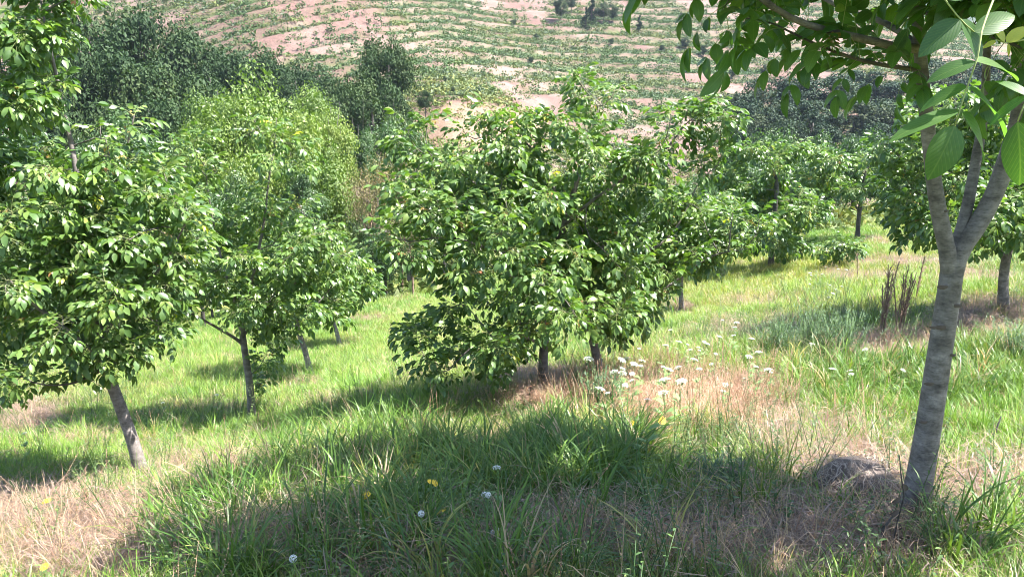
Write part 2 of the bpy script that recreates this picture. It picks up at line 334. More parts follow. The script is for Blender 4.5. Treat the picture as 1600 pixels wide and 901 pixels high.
def ground_mat():
    m, t, out = newmat('orchard_soil'); a = N(t, 'ShaderNodeAttribute', _attribute_name='gcol'); tc = t.nodes.new('ShaderNodeTexCoord')
    n1 = noise(t, 45, 6, tc.outputs['Object'], .7); n2 = noise(t, 4, 6, tc.outputs['Object'], .65); n3 = noise(t, .8, 6, tc.outputs['Object'], .7)
    col = mix(t, 1, a.outputs['Color'], ramp(t, n1, [(.3, (.5, .48, .45)), (.55, (1.05, 1.03, 1)), (.75, (1.5, 1.4, 1.3))]), 'MULTIPLY')
    col = mix(t, 1, col, ramp(t, n2, [(.3, (.7, .72, .7)), (.7, (1.25, 1.2, 1.2))]), 'MULTIPLY')
    col = mix(t, .6, col, ramp(t, n3, [(.35, (.75, .8, .75)), (.65, (1.2, 1.15, 1.15))]), 'MULTIPLY')
    p = N(t, 'ShaderNodeBsdfPrincipled', Roughness=.95); p.inputs['Specular IOR Level'].default_value = .1; t.links.new(col, p.inputs['Base Color'])
    b = N(t, 'ShaderNodeBump', Strength=.8, Distance=.03); t.links.new(n1, b.inputs['Height'])
    b2 = N(t, 'ShaderNodeBump', Strength=.5, Distance=.5); t.links.new(n3, b2.inputs['Height']); t.links.new(b.outputs[0], b2.inputs['Normal']); t.links.new(b2.outputs[0], p.inputs['Normal'])
    t.links.new(p.outputs[0], out.inputs[0]); return m
build_ground()

# ------------------------------------------------------------------ leaves
def leaflet(mb, o, d, up, l, w, seg, curl, fold, mat=0, var=.5):
    d = d / np.linalg.norm(d); s = np.cross(d, up); s /= np.linalg.norm(s) + 1e-9; u = np.cross(s, d)
    ts = np.linspace(0, 1, seg + 1); V = []; UV = []; p = o.copy(); dd = d.copy(); a = 0
    for i, t in enumerate(ts):
        wd = w * .5 * (math.sin(math.pi * t ** .8) ** .75 if 0 < t < 1 else .0)
        uu = u * math.cos(a) + d * math.sin(a)
        V += [p - s * wd + uu * wd * fold, p, p + s * wd + uu * wd * fold]; UV += [(-wd / w * 2, t), (0, t), (wd / w * 2, t)]
        a = curl * (t ** 1.3); p = p + (d * math.cos(a) - u * math.sin(a)) * l / seg
    F = []
    for i in range(seg):
        b = 3 * i
        if i == 0: F += [(b + 1, b + 4, b + 3, -1), (b + 1, b + 5, b + 4, -1)]
        elif i == seg - 1: F += [(b, b + 1, b + 4, -1), (b + 1, b + 2, b + 4, -1)]
        else: F += [(b, b + 1, b + 4, b + 3), (b + 1, b + 2, b + 5, b + 4)]
    mb.add(V, F, mat, var, UV)
def compound(seed, L=.30, pairs=3, seg=3, sides=3, big=1.0, droop=.45):
    r = random.Random(seed); mb = MB(); n = 7; ts = np.linspace(0, 1, n)
    k1 = r.uniform(-.12, .12); pts = np.stack([k1 * ts ** 2 * L, ts * L, (-droop * ts ** 2 + .1 * ts) * L], 1)
    tube(mb, pts, np.linspace(.0022, .001, n), sides, 1, .5)
    at = lambda t: np.array([np.interp(t, ts, pts[:, q]) for q in range(3)])
    up = np.array((0, 0, 1.0))
    for j in range(pairs):
        t = .38 + .5 * j / max(pairs - 1, 1) * 1.0
        for s in (-1, 1):
            if r.random() < .06: continue
            ln = (.085 + .028 * j) * big * r.uniform(.8, 1.12) * (L / .30)
            d = np.array((s * (.85 - .1 * j), .42 + .1 * j, -r.uniform(.15, .95)))
            u2 = up + np.array((r.uniform(-.35, .35), r.uniform(-.5, .2), 0))
            leaflet(mb, at(t + r.uniform(-.03, .03)), d, u2, ln, ln * r.uniform(.40, .50), seg, r.uniform(.3, 1.2), r.uniform(.05, .4), 0, r.random())
    ln = .135 * big * r.uniform(.85, 1.15) * (L / .30); d = pts[-1] - pts[-2]; d = d + np.array((r.uniform(-.2, .2) * .05, 0, -.02))
    leaflet(mb, pts[-1], d, up + np.array((r.uniform(-.3, .3), 0, 0)), ln, ln * .5, seg, r.uniform(.3, 1.1), r.uniform(.1, .35), 0, r.random())
    return mb
LOW = [compound(s, .29 + .02 * (s % 3), 3, 3).mesh('leaf_shape', [M['leaf'], M['rachis']]) for s in range(7)]
LOWY = [compound(s + 50, .15, 3, 3, droop=.2).mesh('young_leaf_shape', [M['young'], M['rachis']]) for s in range(2)] + [compound(71, .24, 3, 3).mesh('yellow_leaf_shape', [M['yellow'], M['rachis']])]
HI = [compound(s + 100, .31 + .02 * (s % 3), 3, 8, 5, 1.05).mesh('veined_leaf_shape', [M['leafhi'], M['rachis']]) for s in range(6)]
HIY = [compound(s + 150, .2, 3, 7, 5, .9, .15).mesh('veined_young_leaf_shape', [M['yellow' if s else 'young'], M['rachis']]) for s in range(2)]

# ------------------------------------------------------------------ grown trees (space colonisation)
def resample(pts, D):
    pts = np.asarray(pts, float)
    # smooth with Catmull-Rom first
    if len(pts) > 2:
        q = np.concatenate([[2 * pts[0] - pts[1]], pts, [2 * pts[-1] - pts[-2]]]); out = []
        for i in range(1, len(q) - 2):
            for t in np.linspace(0, 1, 8, endpoint=False):
                out.append(.5 * ((2 * q[i]) + (-q[i - 1] + q[i + 1]) * t + (2 * q[i - 1] - 5 * q[i] + 4 * q[i + 1] - q[i + 2]) * t * t + (-q[i - 1] + 3 * q[i] - 3 * q[i + 1] + q[i + 2]) * t ** 3))
        pts = np.array(out + [pts[-1]])
    L = np.concatenate([[0], np.cumsum(np.linalg.norm(np.diff(pts, axis=0), axis=1))]); n = max(2, int(round(L[-1] / D)) + 1)
    s = np.linspace(0, L[-1], n); return np.stack([np.interp(s, L, pts[:, k]) for k in range(3)], 1), s / L[-1]
def grow(paths, att, D, rng, kill=1.9, infl=14, iters=80, clear=0):
    """paths: [(points, r0, r1)]; returns pos, parent, given radius"""
    pos = []; par = []; gr = []
    for k, (pts, r0, r1) in enumerate(paths):
        q, s = resample(pts, D); rads = r0 + (r1 - r0) * s
        start = -1
        if k: start = int(np.argmin(np.linalg.norm(np.array(pos) - q[0], axis=1)))
        for j in range(len(q)):
            if k and j == 0: continue
            pos.append(q[j]); par.append(start if (j == 0 or (k and j == 1)) else len(pos) - 2); gr.append(rads[j])
    pos = [np.array(p) for p in pos]; ns = len(pos)
    PA = np.array(pos); ok = np.array([p[2] >= pos[0][2] + clear for p in pos])
    dm = np.linalg.norm(att[:, None] - PA[None], axis=2); dm[:, ~ok] = 1e9
    near = dm.argmin(1); nd = dm.min(1); alive = nd > kill * D * .5
    for it in range(iters):
        act = alive & (nd < infl * D * (3 if it < 6 else 1))
        if not act.any(): break
        new = []
        for i in np.unique(near[act]):
            a = att[act & (near == i)]; v = a - pos[i]; v = (v / (np.linalg.norm(v, axis=1)[:, None] + 1e-9)).sum(0); v /= np.linalg.norm(v) + 1e-9
            v = v + rng.normal(0, .16, 3) + np.array((0, 0, .05)); v /= np.linalg.norm(v); new.append((pos[i] + v * D, i))
        base = len(pos); keep = []
        for p, i in new: pos.append(p); par.append(i); gr.append(0.)
        Q = np.array([p for p, i in new]); dn = np.linalg.norm(att[:, None] - Q[None], axis=2); m = dn.min(1); am = dn.argmin(1)
        b = m < nd; near[b] = base + am[b]; nd[b] = m[b]; alive &= nd > kill * D
    return np.array(pos), np.array(par), np.array(gr)
def radii(pos, par, gr, R0, rt=.0028):
    n = len(pos); tips = np.zeros(n); ch = np.bincount(par[par >= 0], minlength=n); tips[ch == 0] = 1
    for i in range(n - 1, -1, -1):
        if par[i] >= 0: tips[par[i]] += tips[i]
    e = math.log(R0 / rt) / math.log(max(tips[0], 3)); r = rt * tips ** e
    for i in range(n):
        if gr[i] > 0: r[i] = gr[i]
        if par[i] >= 0: r[i] = min(r[i], r[par[i]])
    return r, tips
def tree_mesh(pos, par, r, lo, hi, mats, name, parent, origin):
    """tubes along every chain whose radius lies in [lo, hi)"""
    n = len(pos); kids = [[] for _ in range(n)]
    for i in range(n):
        if par[i] >= 0: kids[par[i]].append(i)
    mb = MB(); stack = [(0, -1)]
    while stack:
        s, p = stack.pop(); chain = [p] if p >= 0 else []; i = s
        while True:
            chain.append(i); k = kids[i]
            if not k: break
            k = sorted(k, key=lambda q: -r[q])
            for q in k[1:]: stack.append((q, i))
            i = k[0]
        rr = np.array([r[c] for c in chain])
        if p >= 0: rr[0] = min(rr[0], rr[1] * 1.25)
        sel = (rr >= lo) & (rr < hi)
        if sel.sum() < 2:
            if not (sel.any() and lo == 0): continue
        idx = np.where(sel)[0]; a, b = idx[0], idx[-1]
        if lo == 0 and a > 0: a -= 1
        if b - a < 1: continue
        pts = pos[chain[a:b + 1]] - origin; q = rr[a:b + 1]; mx = q.max()
        if len(pts) > 2: pts[1:-1] = pts[1:-1] * .5 + (pts[:-2] + pts[2:]) * .25
        sides = 14 if mx > .04 else 8 if mx > .015 else 5 if mx > .006 else 3
        tube(mb, pts, q, sides, 0, .5)
    return mb.build(name, mats, parent) if mb.n else None
def blob_points(blobs, n, rng, y0):
    """attractors in a union of ellipsoids given as (px, py, rx, ry[, dy, ry_m])"""
    vol = []; E = []
    for b in blobs:
        px, py, rx, ry = b[:4]; dy = b[4] if len(b) > 4 else 0; y = y0 + dy; s = mpp(px, py, y)
        dr = b[5] if len(b) > 5 else (rx + ry) * .5 * s
        E.append((P(px, py, y), np.array((rx * s, dr, ry * s)))); vol.append(np.prod(E[-1][1]) ** .62)
    vol = np.array(vol) / sum(vol); out = []
    for (c, r), v in zip(E, vol):
        m = int(n * v) + 6; p = rng.normal(0, 1, (m, 3)); p /= np.linalg.norm(p, axis=1)[:, None]; p *= rng.random((m, 1)) ** .4; out.append(c + p * r)
    return np.concatenate(out)
def orient(d, rng, roll=.5):
    d = Vector(d).normalized(); up = Vector((rng.normal(0, roll * .4), rng.normal(0, roll * .4), 1)); x = d.cross(up)
    if x.length < 1e-3: x = Vector((1, 0, 0))
    x.normalize(); z = x.cross(d); return Matrix((x, d, z)).transposed().to_euler()
def walnut(label, base, paths, blobs, natt, R0, D, nleaf, seed, scale=1.0, shapes=None, odd=None, group=None, bark='bark', clear=.5, nparts=300, oddp=.014, extra=None, name='walnut_tree', carve=2.9, gap=.49, shoots=0, thin=0):
    rng = np.random.default_rng(seed); shapes = shapes or LOW; odd = odd or LOWY; base = np.asarray(base, float)
    root = empty(name, base); tag(root, label, 'tree', group)
    att = blob_points(blobs, natt, rng, base[1])
    if extra is not None: att = np.concatenate([att, extra])
    f3 = carve; nz = (vnoise(att[:, 0] * f3 + seed, att[:, 2] * f3, seed) + vnoise(att[:, 1] * f3 + 9, att[:, 2] * f3 + att[:, 0] * f3 * .5, seed + 1)) * .5
    att = att[nz > gap]
    g = H(att[:, 0], att[:, 1]); att = att[att[:, 2] > g + .22]
    for q in range(shoots):
        b = blobs[rng.integers(len(blobs))]; y_ = base[1] + (b[4] if len(b) > 4 else 0); a0 = P(b[0] + rng.uniform(-.7, .7) * b[2], b[1] - b[3] * rng.uniform(.2, .8), y_); L_ = rng.uniform(.12, .36)
        lean = rng.normal(0, .28, 2); paths = paths + [([a0, a0 + np.array((lean[0] * .4 * L_, lean[1] * .4 * L_, .5 * L_)), a0 + np.array((lean[0] * L_, lean[1] * L_, L_))], .007, .003)]
    natt_ = len(att); pos, par, gr = grow(paths, att, D, rng, clear=clear)
    r, tips = radii(pos, par, gr, R0); r = r * (1 + .42 * np.exp(-np.maximum(pos[:, 2] - base[2], 0) / .09) * (r > R0 * .5))
    tree_mesh(pos, par, r, .011, 9, [M[bark]], 'trunk', root, base)
    o = tree_mesh(pos, par, r, 0, .012, [M['twig']], 'twigs', root, base); o['kind'] = 'stuff'
    cand = np.where((tips <= 3) & (gr <= 0.02) & (pos[:, 2] > base[2] + clear))[0]
    w = np.where(tips[cand] == 1, 3.0, 1.0); pick = rng.choice(cand, nleaf, p=w / w.sum())
    L = []; 
    for i in pick:
        if thin and rng.random() < thin and 150 < proj(*pos[i])[0] < 1560 and proj(*pos[i])[1] > -25: continue
        p = par[i]; d = pos[i] - pos[p]; d /= np.linalg.norm(d) + 1e-9; v = rng.normal(0, 1, 3); v[2] *= .45; v -= d * v.dot(d); v /= np.linalg.norm(v) + 1e-9
        dd = d * rng.uniform(.2, .9) + v * .9 + np.array((0, 0, rng.uniform(-.15, .4)))
        L.append((pos[i] - (pos[i] - pos[p]) * rng.random(), orient(dd, rng), scale * rng.uniform(.7, 1.15), tips[i] == 1 and rng.random() < oddp * 2.5))
    L.sort(key=lambda q: (q[0][0] - EYE[0]) ** 2 * 0 + np.linalg.norm(q[0] - EYE) + (3 if abs(proj(*q[0])[0] - 800) > 820 or abs(proj(*q[0])[1] - 450) > 470 else 0))
    srcs = [bpy.data.objects.new('leaf_source', m) for m in shapes + odd]; proto = {}
    for k, (p, e, s, y) in enumerate(L[:nparts]):
        me = odd[rng.integers(len(odd))] if y else shapes[rng.integers(len(shapes))]
        o = bpy.data.objects.new('leaf', me); C.objects.link(o); o.parent = root; o.location = p - base; o.rotation_euler = e; o.scale = (s, s, s)
    rest = L[nparts:]
    if rest:
        instancer('leaves', srcs, [q[0] - base for q in rest], [tuple(q[1]) for q in rest], [q[2] for q in rest],
                  [(len(shapes) + rng.integers(len(odd))) if q[3] else rng.integers(len(shapes)) for q in rest], None, root)
    return root
def PP(lst, y0):       # polyline given in pixels, with depth offsets
    return [P(a[0], a[1], y0 + (a[2] if len(a) > 2 else 0)) for a in lst]

# --- foreground walnut at the right
bF = hit(1425, 805); yF = bF[1]; bF[2] -= .03
pF = [(PP([(1425, 812), (1447, 690), (1467, 560), (1484, 450), (1490, 400)], yF), .063, .048),
      (PP([(1488, 405), (1535, 340, .05), (1575, 250, .08), (1597, 150, .1), (1610, 20, .1), (1620, -150, .2), (1640, -330, .3)], yF), .044, .012),
      (PP([(1488, 415), (1466, 330, -.02), (1452, 220, -.05), (1440, 110, -.05), (1432, 0, -.05), (1425, -150, -.1), (1400, -320, 0)], yF), .037, .012),
      (PP([(1490, 400), (1510, 330, .1), (1525, 250, .2), (1538, 170, .3), (1545, 30, .4), (1560, -150, .6)], yF), .030, .009),
      (PP([(1495, 395), (1530, 345, .2), (1560, 270, .35), (1590, 170, .5), (1640, 30, .8)], yF), .036, .009),
      (PP([(1445, 88, -.05), (1380, 68, -.1), (1300, 50, -.2), (1232, 28, -.25), (1180, -10, -.3), (1100, -60, -.3), (1000, -110, -.3)], yF), .019, .007),
      (PP([(1442, 112, -.05), (1395, 104, -.05), (1350, 96, -.1), (1280, 72, -.1), (1215, 40, -.1)], yF), .011, .004),
      (PP([(1605, 60, .1), (1700, -60, .1), (1850, -180, 0), (2000, -260, -.1)], yF), .022, .008),
      (PP([(1435, 20, -.05), (1490, 40, -.2), (1560, 60, -.4), (1620, 85, -.6)], yF), .012, .005),
      (PP([(1430, 60, 0), (1370, 30, .2), (1300, 5, .4), (1200, -60, .6), (1080, -140, .8)], yF), .015, .006),
      (PP([(1428, -100, -.1), (1300, -200, -.2), (1130, -260, -.3), (950, -300, -.2)], yF), .016, .006),
      (PP([(1610, 20, .1), (1500, -120, -.2), (1350, -240, -.6)], yF), .018, .006)]
blF = [(1300, -70, 230, 70, 0, 1.0), (1190, -5, 110, 32, .1, .4), (1540, -10, 110, 50, -.3, .4), (1500, -170, 250, 120, .2, 1.4), (1150, -220, 380, 110, .1, 1.5),
       (1330, 45, 90, 30, 0, .3), (1390, 100, 40, 40, -.1, .25), (1560, 90, 60, 40, .5, .3), (850, -190, 180, 90, .3, .9), (1400, -370, 380, 150, .2, 1.6), (1000, -350, 300, 130, .4, 1.3), (1650, -300, 250, 200, 0, 1.6), (1500, -450, 320, 150, -.8, 1.0), (1150, -430, 280, 120, -.8, .9), (1850, -420, 260, 160, -.8, 1.0), (1880, -260, 230, 200, -.1, 1.2), (2050, -100, 180, 160, -.2, .9),
       (1240, 10, 110, 32, .5, .4), (1700, 100, 80, 150, .3, .6), (1130, 20, 40, 20, 0, .2)]
rtF = walnut('large walnut tree nearest the camera, its pale trunk forking at the right of the photo', bF, pF, blF, 2300, .07, .09, 3500, 11, .73, HI, HIY, 'walnut trees of the orchard', clear=1.3, oddp=.03, gap=.47, carve=1.9, thin=.42)
# hero leaf that hangs nearest, and its twig
def hero_leaf(pts, y, leaves, parent, base, mat='leafhi'):
    mb = MB(); q, s = resample([P(a, b, y + c) for a, b, c in pts], .03); tube(mb, q - base, np.linspace(.0028, .0016, len(q)), 6, 1)
    for (a, b, c, l, w, var) in leaves:
        o = P(a, b, y); t = P(c[0], c[1], y + c[2]); d = t - o; up = np.array((l[0], l[1], l[2])); ln = np.linalg.norm(d)
        leaflet(mb, o - base, d, up, ln * 1.06, ln * w, 10, .45, .16, 0, var)
    return mb.build('leaf', [M[mat], M['rachis']], parent)
hl = hero_leaf([(1560, -20, .1), (1535, 45, .02), (1528, 87, 0), (1510, 140, 0), (1492, 196, 0)], 1.75,
          [(1492, 196, (1458, 278, -.02), (.1, -1, .5), .62, .75), (1503, 176, (1556, 246, .05), (.5, -.8, .7), .42, .6), (1500, 172, (1392, 206, .0), (0, -.5, 1), .3, .7),
           (1514, 138, (1590, 200, .06), (.5, -.6, .9), .4, .7), (1512, 136, (1430, 165, .1), (-.2, -.7, .8), .45, .8), (1524, 96, (1600, 110, .05), (.2, -.5, 1), .42, .9),
           (1524, 96, (1450, 120, .02), (-.2, -.7, .9), .45, .4)], rtF, bF)
hl2 = hero_leaf([(1440, -60, 0), (1470, -10, 0), (1500, 30, 0), (1522, 50, 0)], 1.9, [(1500, 30, (1440, 80, -.02), (0, -.8, .8), .5, .2),
           (1500, 30, (1545, 95, 0), (.3, -.8, .5), .5, .3), (1522, 50, (1590, 20, 0), (.2, -.9, .5), .5, .95), (1480, 0, (1540, -30, 0), (.2, -.7, .7), .5, .5)], rtF, bF)
hl3 = hero_leaf([(1660, 60, .1), (1630, 110, 0), (1606, 150, 0), (1590, 190, 0)], 1.7, [(1590, 190, (1600, 290, 0), (-.3, -1, .3), .55, .1), (1606, 150, (1540, 190, .05), (0, -.6, 1), .4, .5),
           (1606, 150, (1560, 120, .05), (0, -.6, 1), .45, .6)], rtF, bF)
hero_leaf([(1640, 60, 0), (1600, 62, 0), (1575, 68, 0), (1556, 62, 0)], 2.0, [(1572, 66, (1608, 40, 0), (0, -.8, .6), .5, .8), (1570, 66, (1552, 34, 0), (0, -.8, .6), .42, .4), (1556, 64, (1536, 74, 0), (0, -.8, .6), .4, .3), (1575, 68, (1578, 88, 0), (0, -.9, .3), .3, .2)], rtF, bF, 'yellow')
for (a, b, w) in [(1474, 449, 9), (1497, 478, 8), (1460, 512, 7), (1471, 512, 10), (1490, 555, 6), (1453, 600, 8), (1478, 330, 6), (1444, 660, 7)]:   # scars set in the bark
    p = P(a, b, yF - .055); s = mpp(a, b, yF); mb = MB(); n = 9; an = np.linspace(0, 2 * math.pi, n, endpoint=False)
    V = [(0, -.004, 0)] + [(math.cos(q) * w * s, .006 + .004 * math.cos(2 * q), math.sin(q) * w * s * .38) for q in an]
    mb.add(V, [(0, 1 + k, 1 + (k + 1) % n, -1) for k in range(n)]); o = mb.build('bark_scar', [M['scar']], rtF); o.location = p - bF

# --- the orchard trees of the middle ground
G = 'walnut trees of the orchard'
b = hit(848, 596); y = b[1]
walnut('broad leafy walnut tree in the middle of the photo, low branches reaching the grass', b, [
    (PP([(848, 600), (850, 540), (860, 470), (872, 400), (880, 340)], y), .05, .04),
    (PP([(880, 340), (900, 290), (912, 235), (930, 195), (940, 165)], y), .034, .005),
    (PP([(872, 400), (830, 405, -.3), (770, 390, -.6), (700, 370, -.9), (640, 380, -1)], y), .024, .006),
    (PP([(880, 345), (860, 280, .1), (820, 220, .1), (775, 205, .1), (762, 180, .1)], y), .020, .005),
    (PP([(850, 540), (800, 520, -.5), (740, 540, -.9), (690, 590, -1.1)], y), .018, .005),
    (PP([(880, 350), (930, 310, -.3), (980, 275, -.4), (1030, 240, -.4)], y), .022, .006),
    (PP([(875, 420), (800, 340, .2), (720, 270, .2), (650, 235, .2)], y), .020, .005)],
    [(800, 330, 170, 130, 0, 1.5), (740, 530, 120, 90, -.5, .9), (900, 240, 85, 85, 0, .8), (762, 190, 30, 34, 0, .2), (940, 182, 42, 34, 0, .25), (640, 390, 75, 50, -.8, .6),
     (650, 250, 60, 40, .2, .4), (900, 430, 120, 95, -.5, 1.2), (840, 210, 80, 60, 0, .7), (780, 250, 100, 60, 0, .8), (690, 320, 110, 70, -.3, .9), (700, 600, 75, 38, -.9, .5), (830, 555, 100, 35, -.6, .6), (1010, 250, 50, 45, -.4, .4), (820, 460, 140, 100, -1, .8)],
    2000, .05, .10, 4300, 21, .62, shoots=22, group=G, clear=.35)
b = hit(938, 592); y = b[1]
walnut('walnut tree with pale trunk right of the middle tree, crown reaching over white flowers', b, [
    (PP([(938, 596), (930, 545), (912, 480), (902, 410), (905, 360)], y), .05, .036),
    (PP([(905, 400), (960, 380), (1020, 390, -.1), (1060, 350, -.1), (1085, 300)], y), .028, .006),
    (PP([(905, 360), (950, 300, .2), (1010, 260, .2), (1060, 210, .2), (1075, 170, .2)], y), .026, .005),
    (PP([(912, 480), (980, 470, -.3), (1040, 450, -.5), (1110, 400, -.5), (1170, 390, -.5)], y), .020, .005)],
    [(1010, 340, 120, 100, .2, 1.1), (1110, 380, 60, 22, -.3, .35), (1075, 220, 45, 55, .2, .35), (1010, 440, 55, 50, -.2, .5), (1105, 300, 40, 50, .2, .4), (970, 490, 55, 40, 0, .5), (1130, 240, 30, 50, .2, .25), (1165, 385, 40, 12, -.4, .2)],
    1000, .05, .10, 1700, 22, .62, shoots=12, group=G, clear=.5)
b = hit(222, 742); y = b[1]
walnut('tall walnut tree with leaning pale trunk at the left edge of the photo', b, [
    (PP([(222, 745), (208, 690), (188, 635), (168, 580), (155, 520)], y), .055, .042),
    (PP([(155, 520), (140, 440), (132, 360), (118, 260), (95, 150), (75, 60), (60, -20)], y), .038, .006),
    (PP([(165, 570), (120, 530, -.3), (60, 480, -.4), (0, 425, -.5), (-60, 370, -.5)], y), .030, .008),
    (PP([(155, 530), (200, 470, .1), (250, 420, .1), (300, 330, .1)], y), .022, .006),
    (PP([(135, 400), (160, 330, .2), (190, 260, .3), (210, 180, .3)], y), .018, .005),
    (PP([(165, 575), (110, 600, -.4), (50, 600, -.6)], y), .014, .005)],
    [(60, 130, 75, 110, 0, .6), (40, 30, 70, 60, 0, .5), (110, 60, 35, 60, 0, .4), (20, 180, 90, 110, 0, .8), (90, 200, 80, 80, .1, .6), (70, -60, 60, 60, 0, .5), (110, 300, 130, 110, 0, 1), (90, 460, 150, 110, -.2, 1.1), (220, 400, 90, 110, 0, .9), (30, 570, 80, 50, -.6, .6), (150, 545, 80, 45, -.2, .6),
     (200, 250, 60, 70, .2, .5), (250, 330, 70, 80, .3, .7), (280, 430, 50, 60, .3, .5), (-60, 350, 90, 150, -.2, 1), (240, 520, 40, 40, 0, .4)],
    2100, .055, .09, 3700, 23, .60, shoots=16, group=G, clear=.8)
b = hit(395, 658); y = b[1]
walnut('slender walnut tree behind the tall left one, with low suckers at its trunk', b, [
    (PP([(395, 662), (390, 600), (382, 545), (376, 500)], y), .05, .036),
    (PP([(376, 505), (395, 430), (412, 350), (420, 280), (430, 225)], y), .028, .005),
    (PP([(380, 535), (340, 512, -.2), (290, 485, -.4), (250, 470, -.4)], y), .022, .006),
    (PP([(378, 500), (350, 420, .1), (330, 330, .2), (320, 260, .2)], y), .020, .005),
    (PP([(380, 520), (430, 470, 0), (490, 420, 0), (540, 395, 0)], y), .018, .005)],
    [(400, 420, 130, 85, 0, 1.2), (430, 270, 65, 75, 0, .6), (320, 330, 80, 100, .1, .9), (500, 400, 70, 45, 0, .6), (410, 590, 38, 28, 0, .3), (280, 400, 80, 90, -.2, .7), (420, 500, 70, 35, 0, .6), (330, 225, 30, 35, .2, .3)],
    1300, .05, .11, 2300, 24, .62, shoots=14, group=G, clear=.35)
b = hit(486, 586); y = b[1]
walnut('small walnut tree with thin leaning trunk in the left middle distance', b, [
    (PP([(486, 588), (476, 545), (464, 510), (458, 470)], y), .05, .04), (PP([(466, 515), (430, 480), (400, 455)], y), .02, .006), (PP([(464, 510), (500, 470), (540, 420)], y), .02, .006)],
    [(470, 445, 95, 60, 0, 1.3), (510, 400, 60, 50), (520, 480, 40, 30)], 500, .05, .15, 900, 25, .85, group=G, clear=.9, bark='bark')
b = hit(532, 542); y = b[1]
walnut('farthest thin-trunked walnut tree of the left row, under the middle tree branches', b, [
    (PP([(532, 545), (524, 510), (514, 485), (512, 440)], y), .05, .035)], [(515, 430, 60, 45, 0, 1), (560, 440, 40, 40)], 300, .05, .2, 560, 26, .95, group=G, clear=1.0)
b = hit(1065, 486); y = b[1]
walnut('young walnut tree with short stake-like trunk behind the right branches of the middle pair', b, [
    (PP([(1065, 488), (1064, 455), (1066, 410), (1070, 360)], y), .05, .03)], [(1065, 370, 65, 60, 0, 1.2), (1010, 400, 40, 40), (1110, 340, 60, 60)], 400, .05, .18, 900, 27, .85, group=G, clear=.8)
b = hit(1568, 484); y = b[1]
walnut('dark leafy walnut tree behind the forked trunk at the right edge', b, [
    (PP([(1568, 488), (1568, 430), (1578, 380), (1592, 340), (1600, 290)], y), .062, .045), (PP([(1572, 400), (1530, 360), (1480, 330), (1430, 300)], y), .026, .006),
    (PP([(1592, 345), (1560, 280, .2), (1520, 210, .2), (1490, 150, .2)], y), .03, .006)],
    [(1500, 300, 100, 90, 0, 1.4), (1440, 330, 55, 75, -.3, .8), (1580, 250, 110, 110, .2, 1.4), (1540, 380, 60, 40, 0, .6), (1400, 240, 50, 50, 0, .6), (1480, 180, 80, 60, .2, .9), (1650, 330, 80, 100, 0, 1)],
    1100, .062, .12, 2500, 28, .72, group=G, clear=.9)
b = hit(1340, 374); y = b[1]
walnut('walnut tree with dark bare trunk on the far sunny bank, right of centre', b, [
    (PP([(1340, 376), (1341, 345), (1346, 310), (1350, 270)], y), .07, .05), (PP([(1343, 325), (1310, 290), (1280, 260)], y), .03, .01)], [(1330, 265, 90, 48, 0, 2.4), (1290, 290, 50, 30), (1400, 260, 50, 40)], 420, .07, .3, 1400, 29, 1.0, group=G, clear=1.6, bark='barkdark')
b = hit(1205, 418); y = b[1]
walnut('wide low-hanging walnut tree in shade on the bank right of the middle pair', b, [
    (PP([(1205, 420), (1205, 390), (1210, 340), (1215, 280)], y), .07, .05)], [(1210, 320, 90, 60, 0, 2), (1170, 270, 60, 50), (1250, 335, 45, 35), (1230, 240, 50, 40), (1215, 385, 80, 20, 0, 1.5)], 520, .07, .28, 1900, 30, 1.0, group=G, clear=.5, bark='barkdark')
# small bushy sapling on the bank
b = hit(1312, 415); y = b[1]
walnut('low young walnut sapling standing alone in the grass of the right bank', b, [(PP([(1312, 417), (1312, 400), (1314, 380)], y), .02, .012)], [(1310, 385, 42, 17, 0, .6)], 120, .02, .12, 130, 31, .9, group=G, clear=.15, bark='twig')

ORD = ['first', 'second', 'third', 'fourth', 'fifth', 'sixth', 'seventh', 'eighth', 'ninth', 'tenth', 'eleventh', 'twelfth', 'thirteenth', 'fourteenth', 'fifteenth', 'sixteenth', 'seventeenth', 'eighteenth', 'nineteenth', 'twentieth', 'twenty-first', 'twenty-second', 'twenty-third', 'twenty-fourth']
def nth(lst, i):            # counted from the left of the photo
    return ORD[sorted(range(len(lst)), key=lambda k: (lst[k][0], lst[k][1])).index(i)]
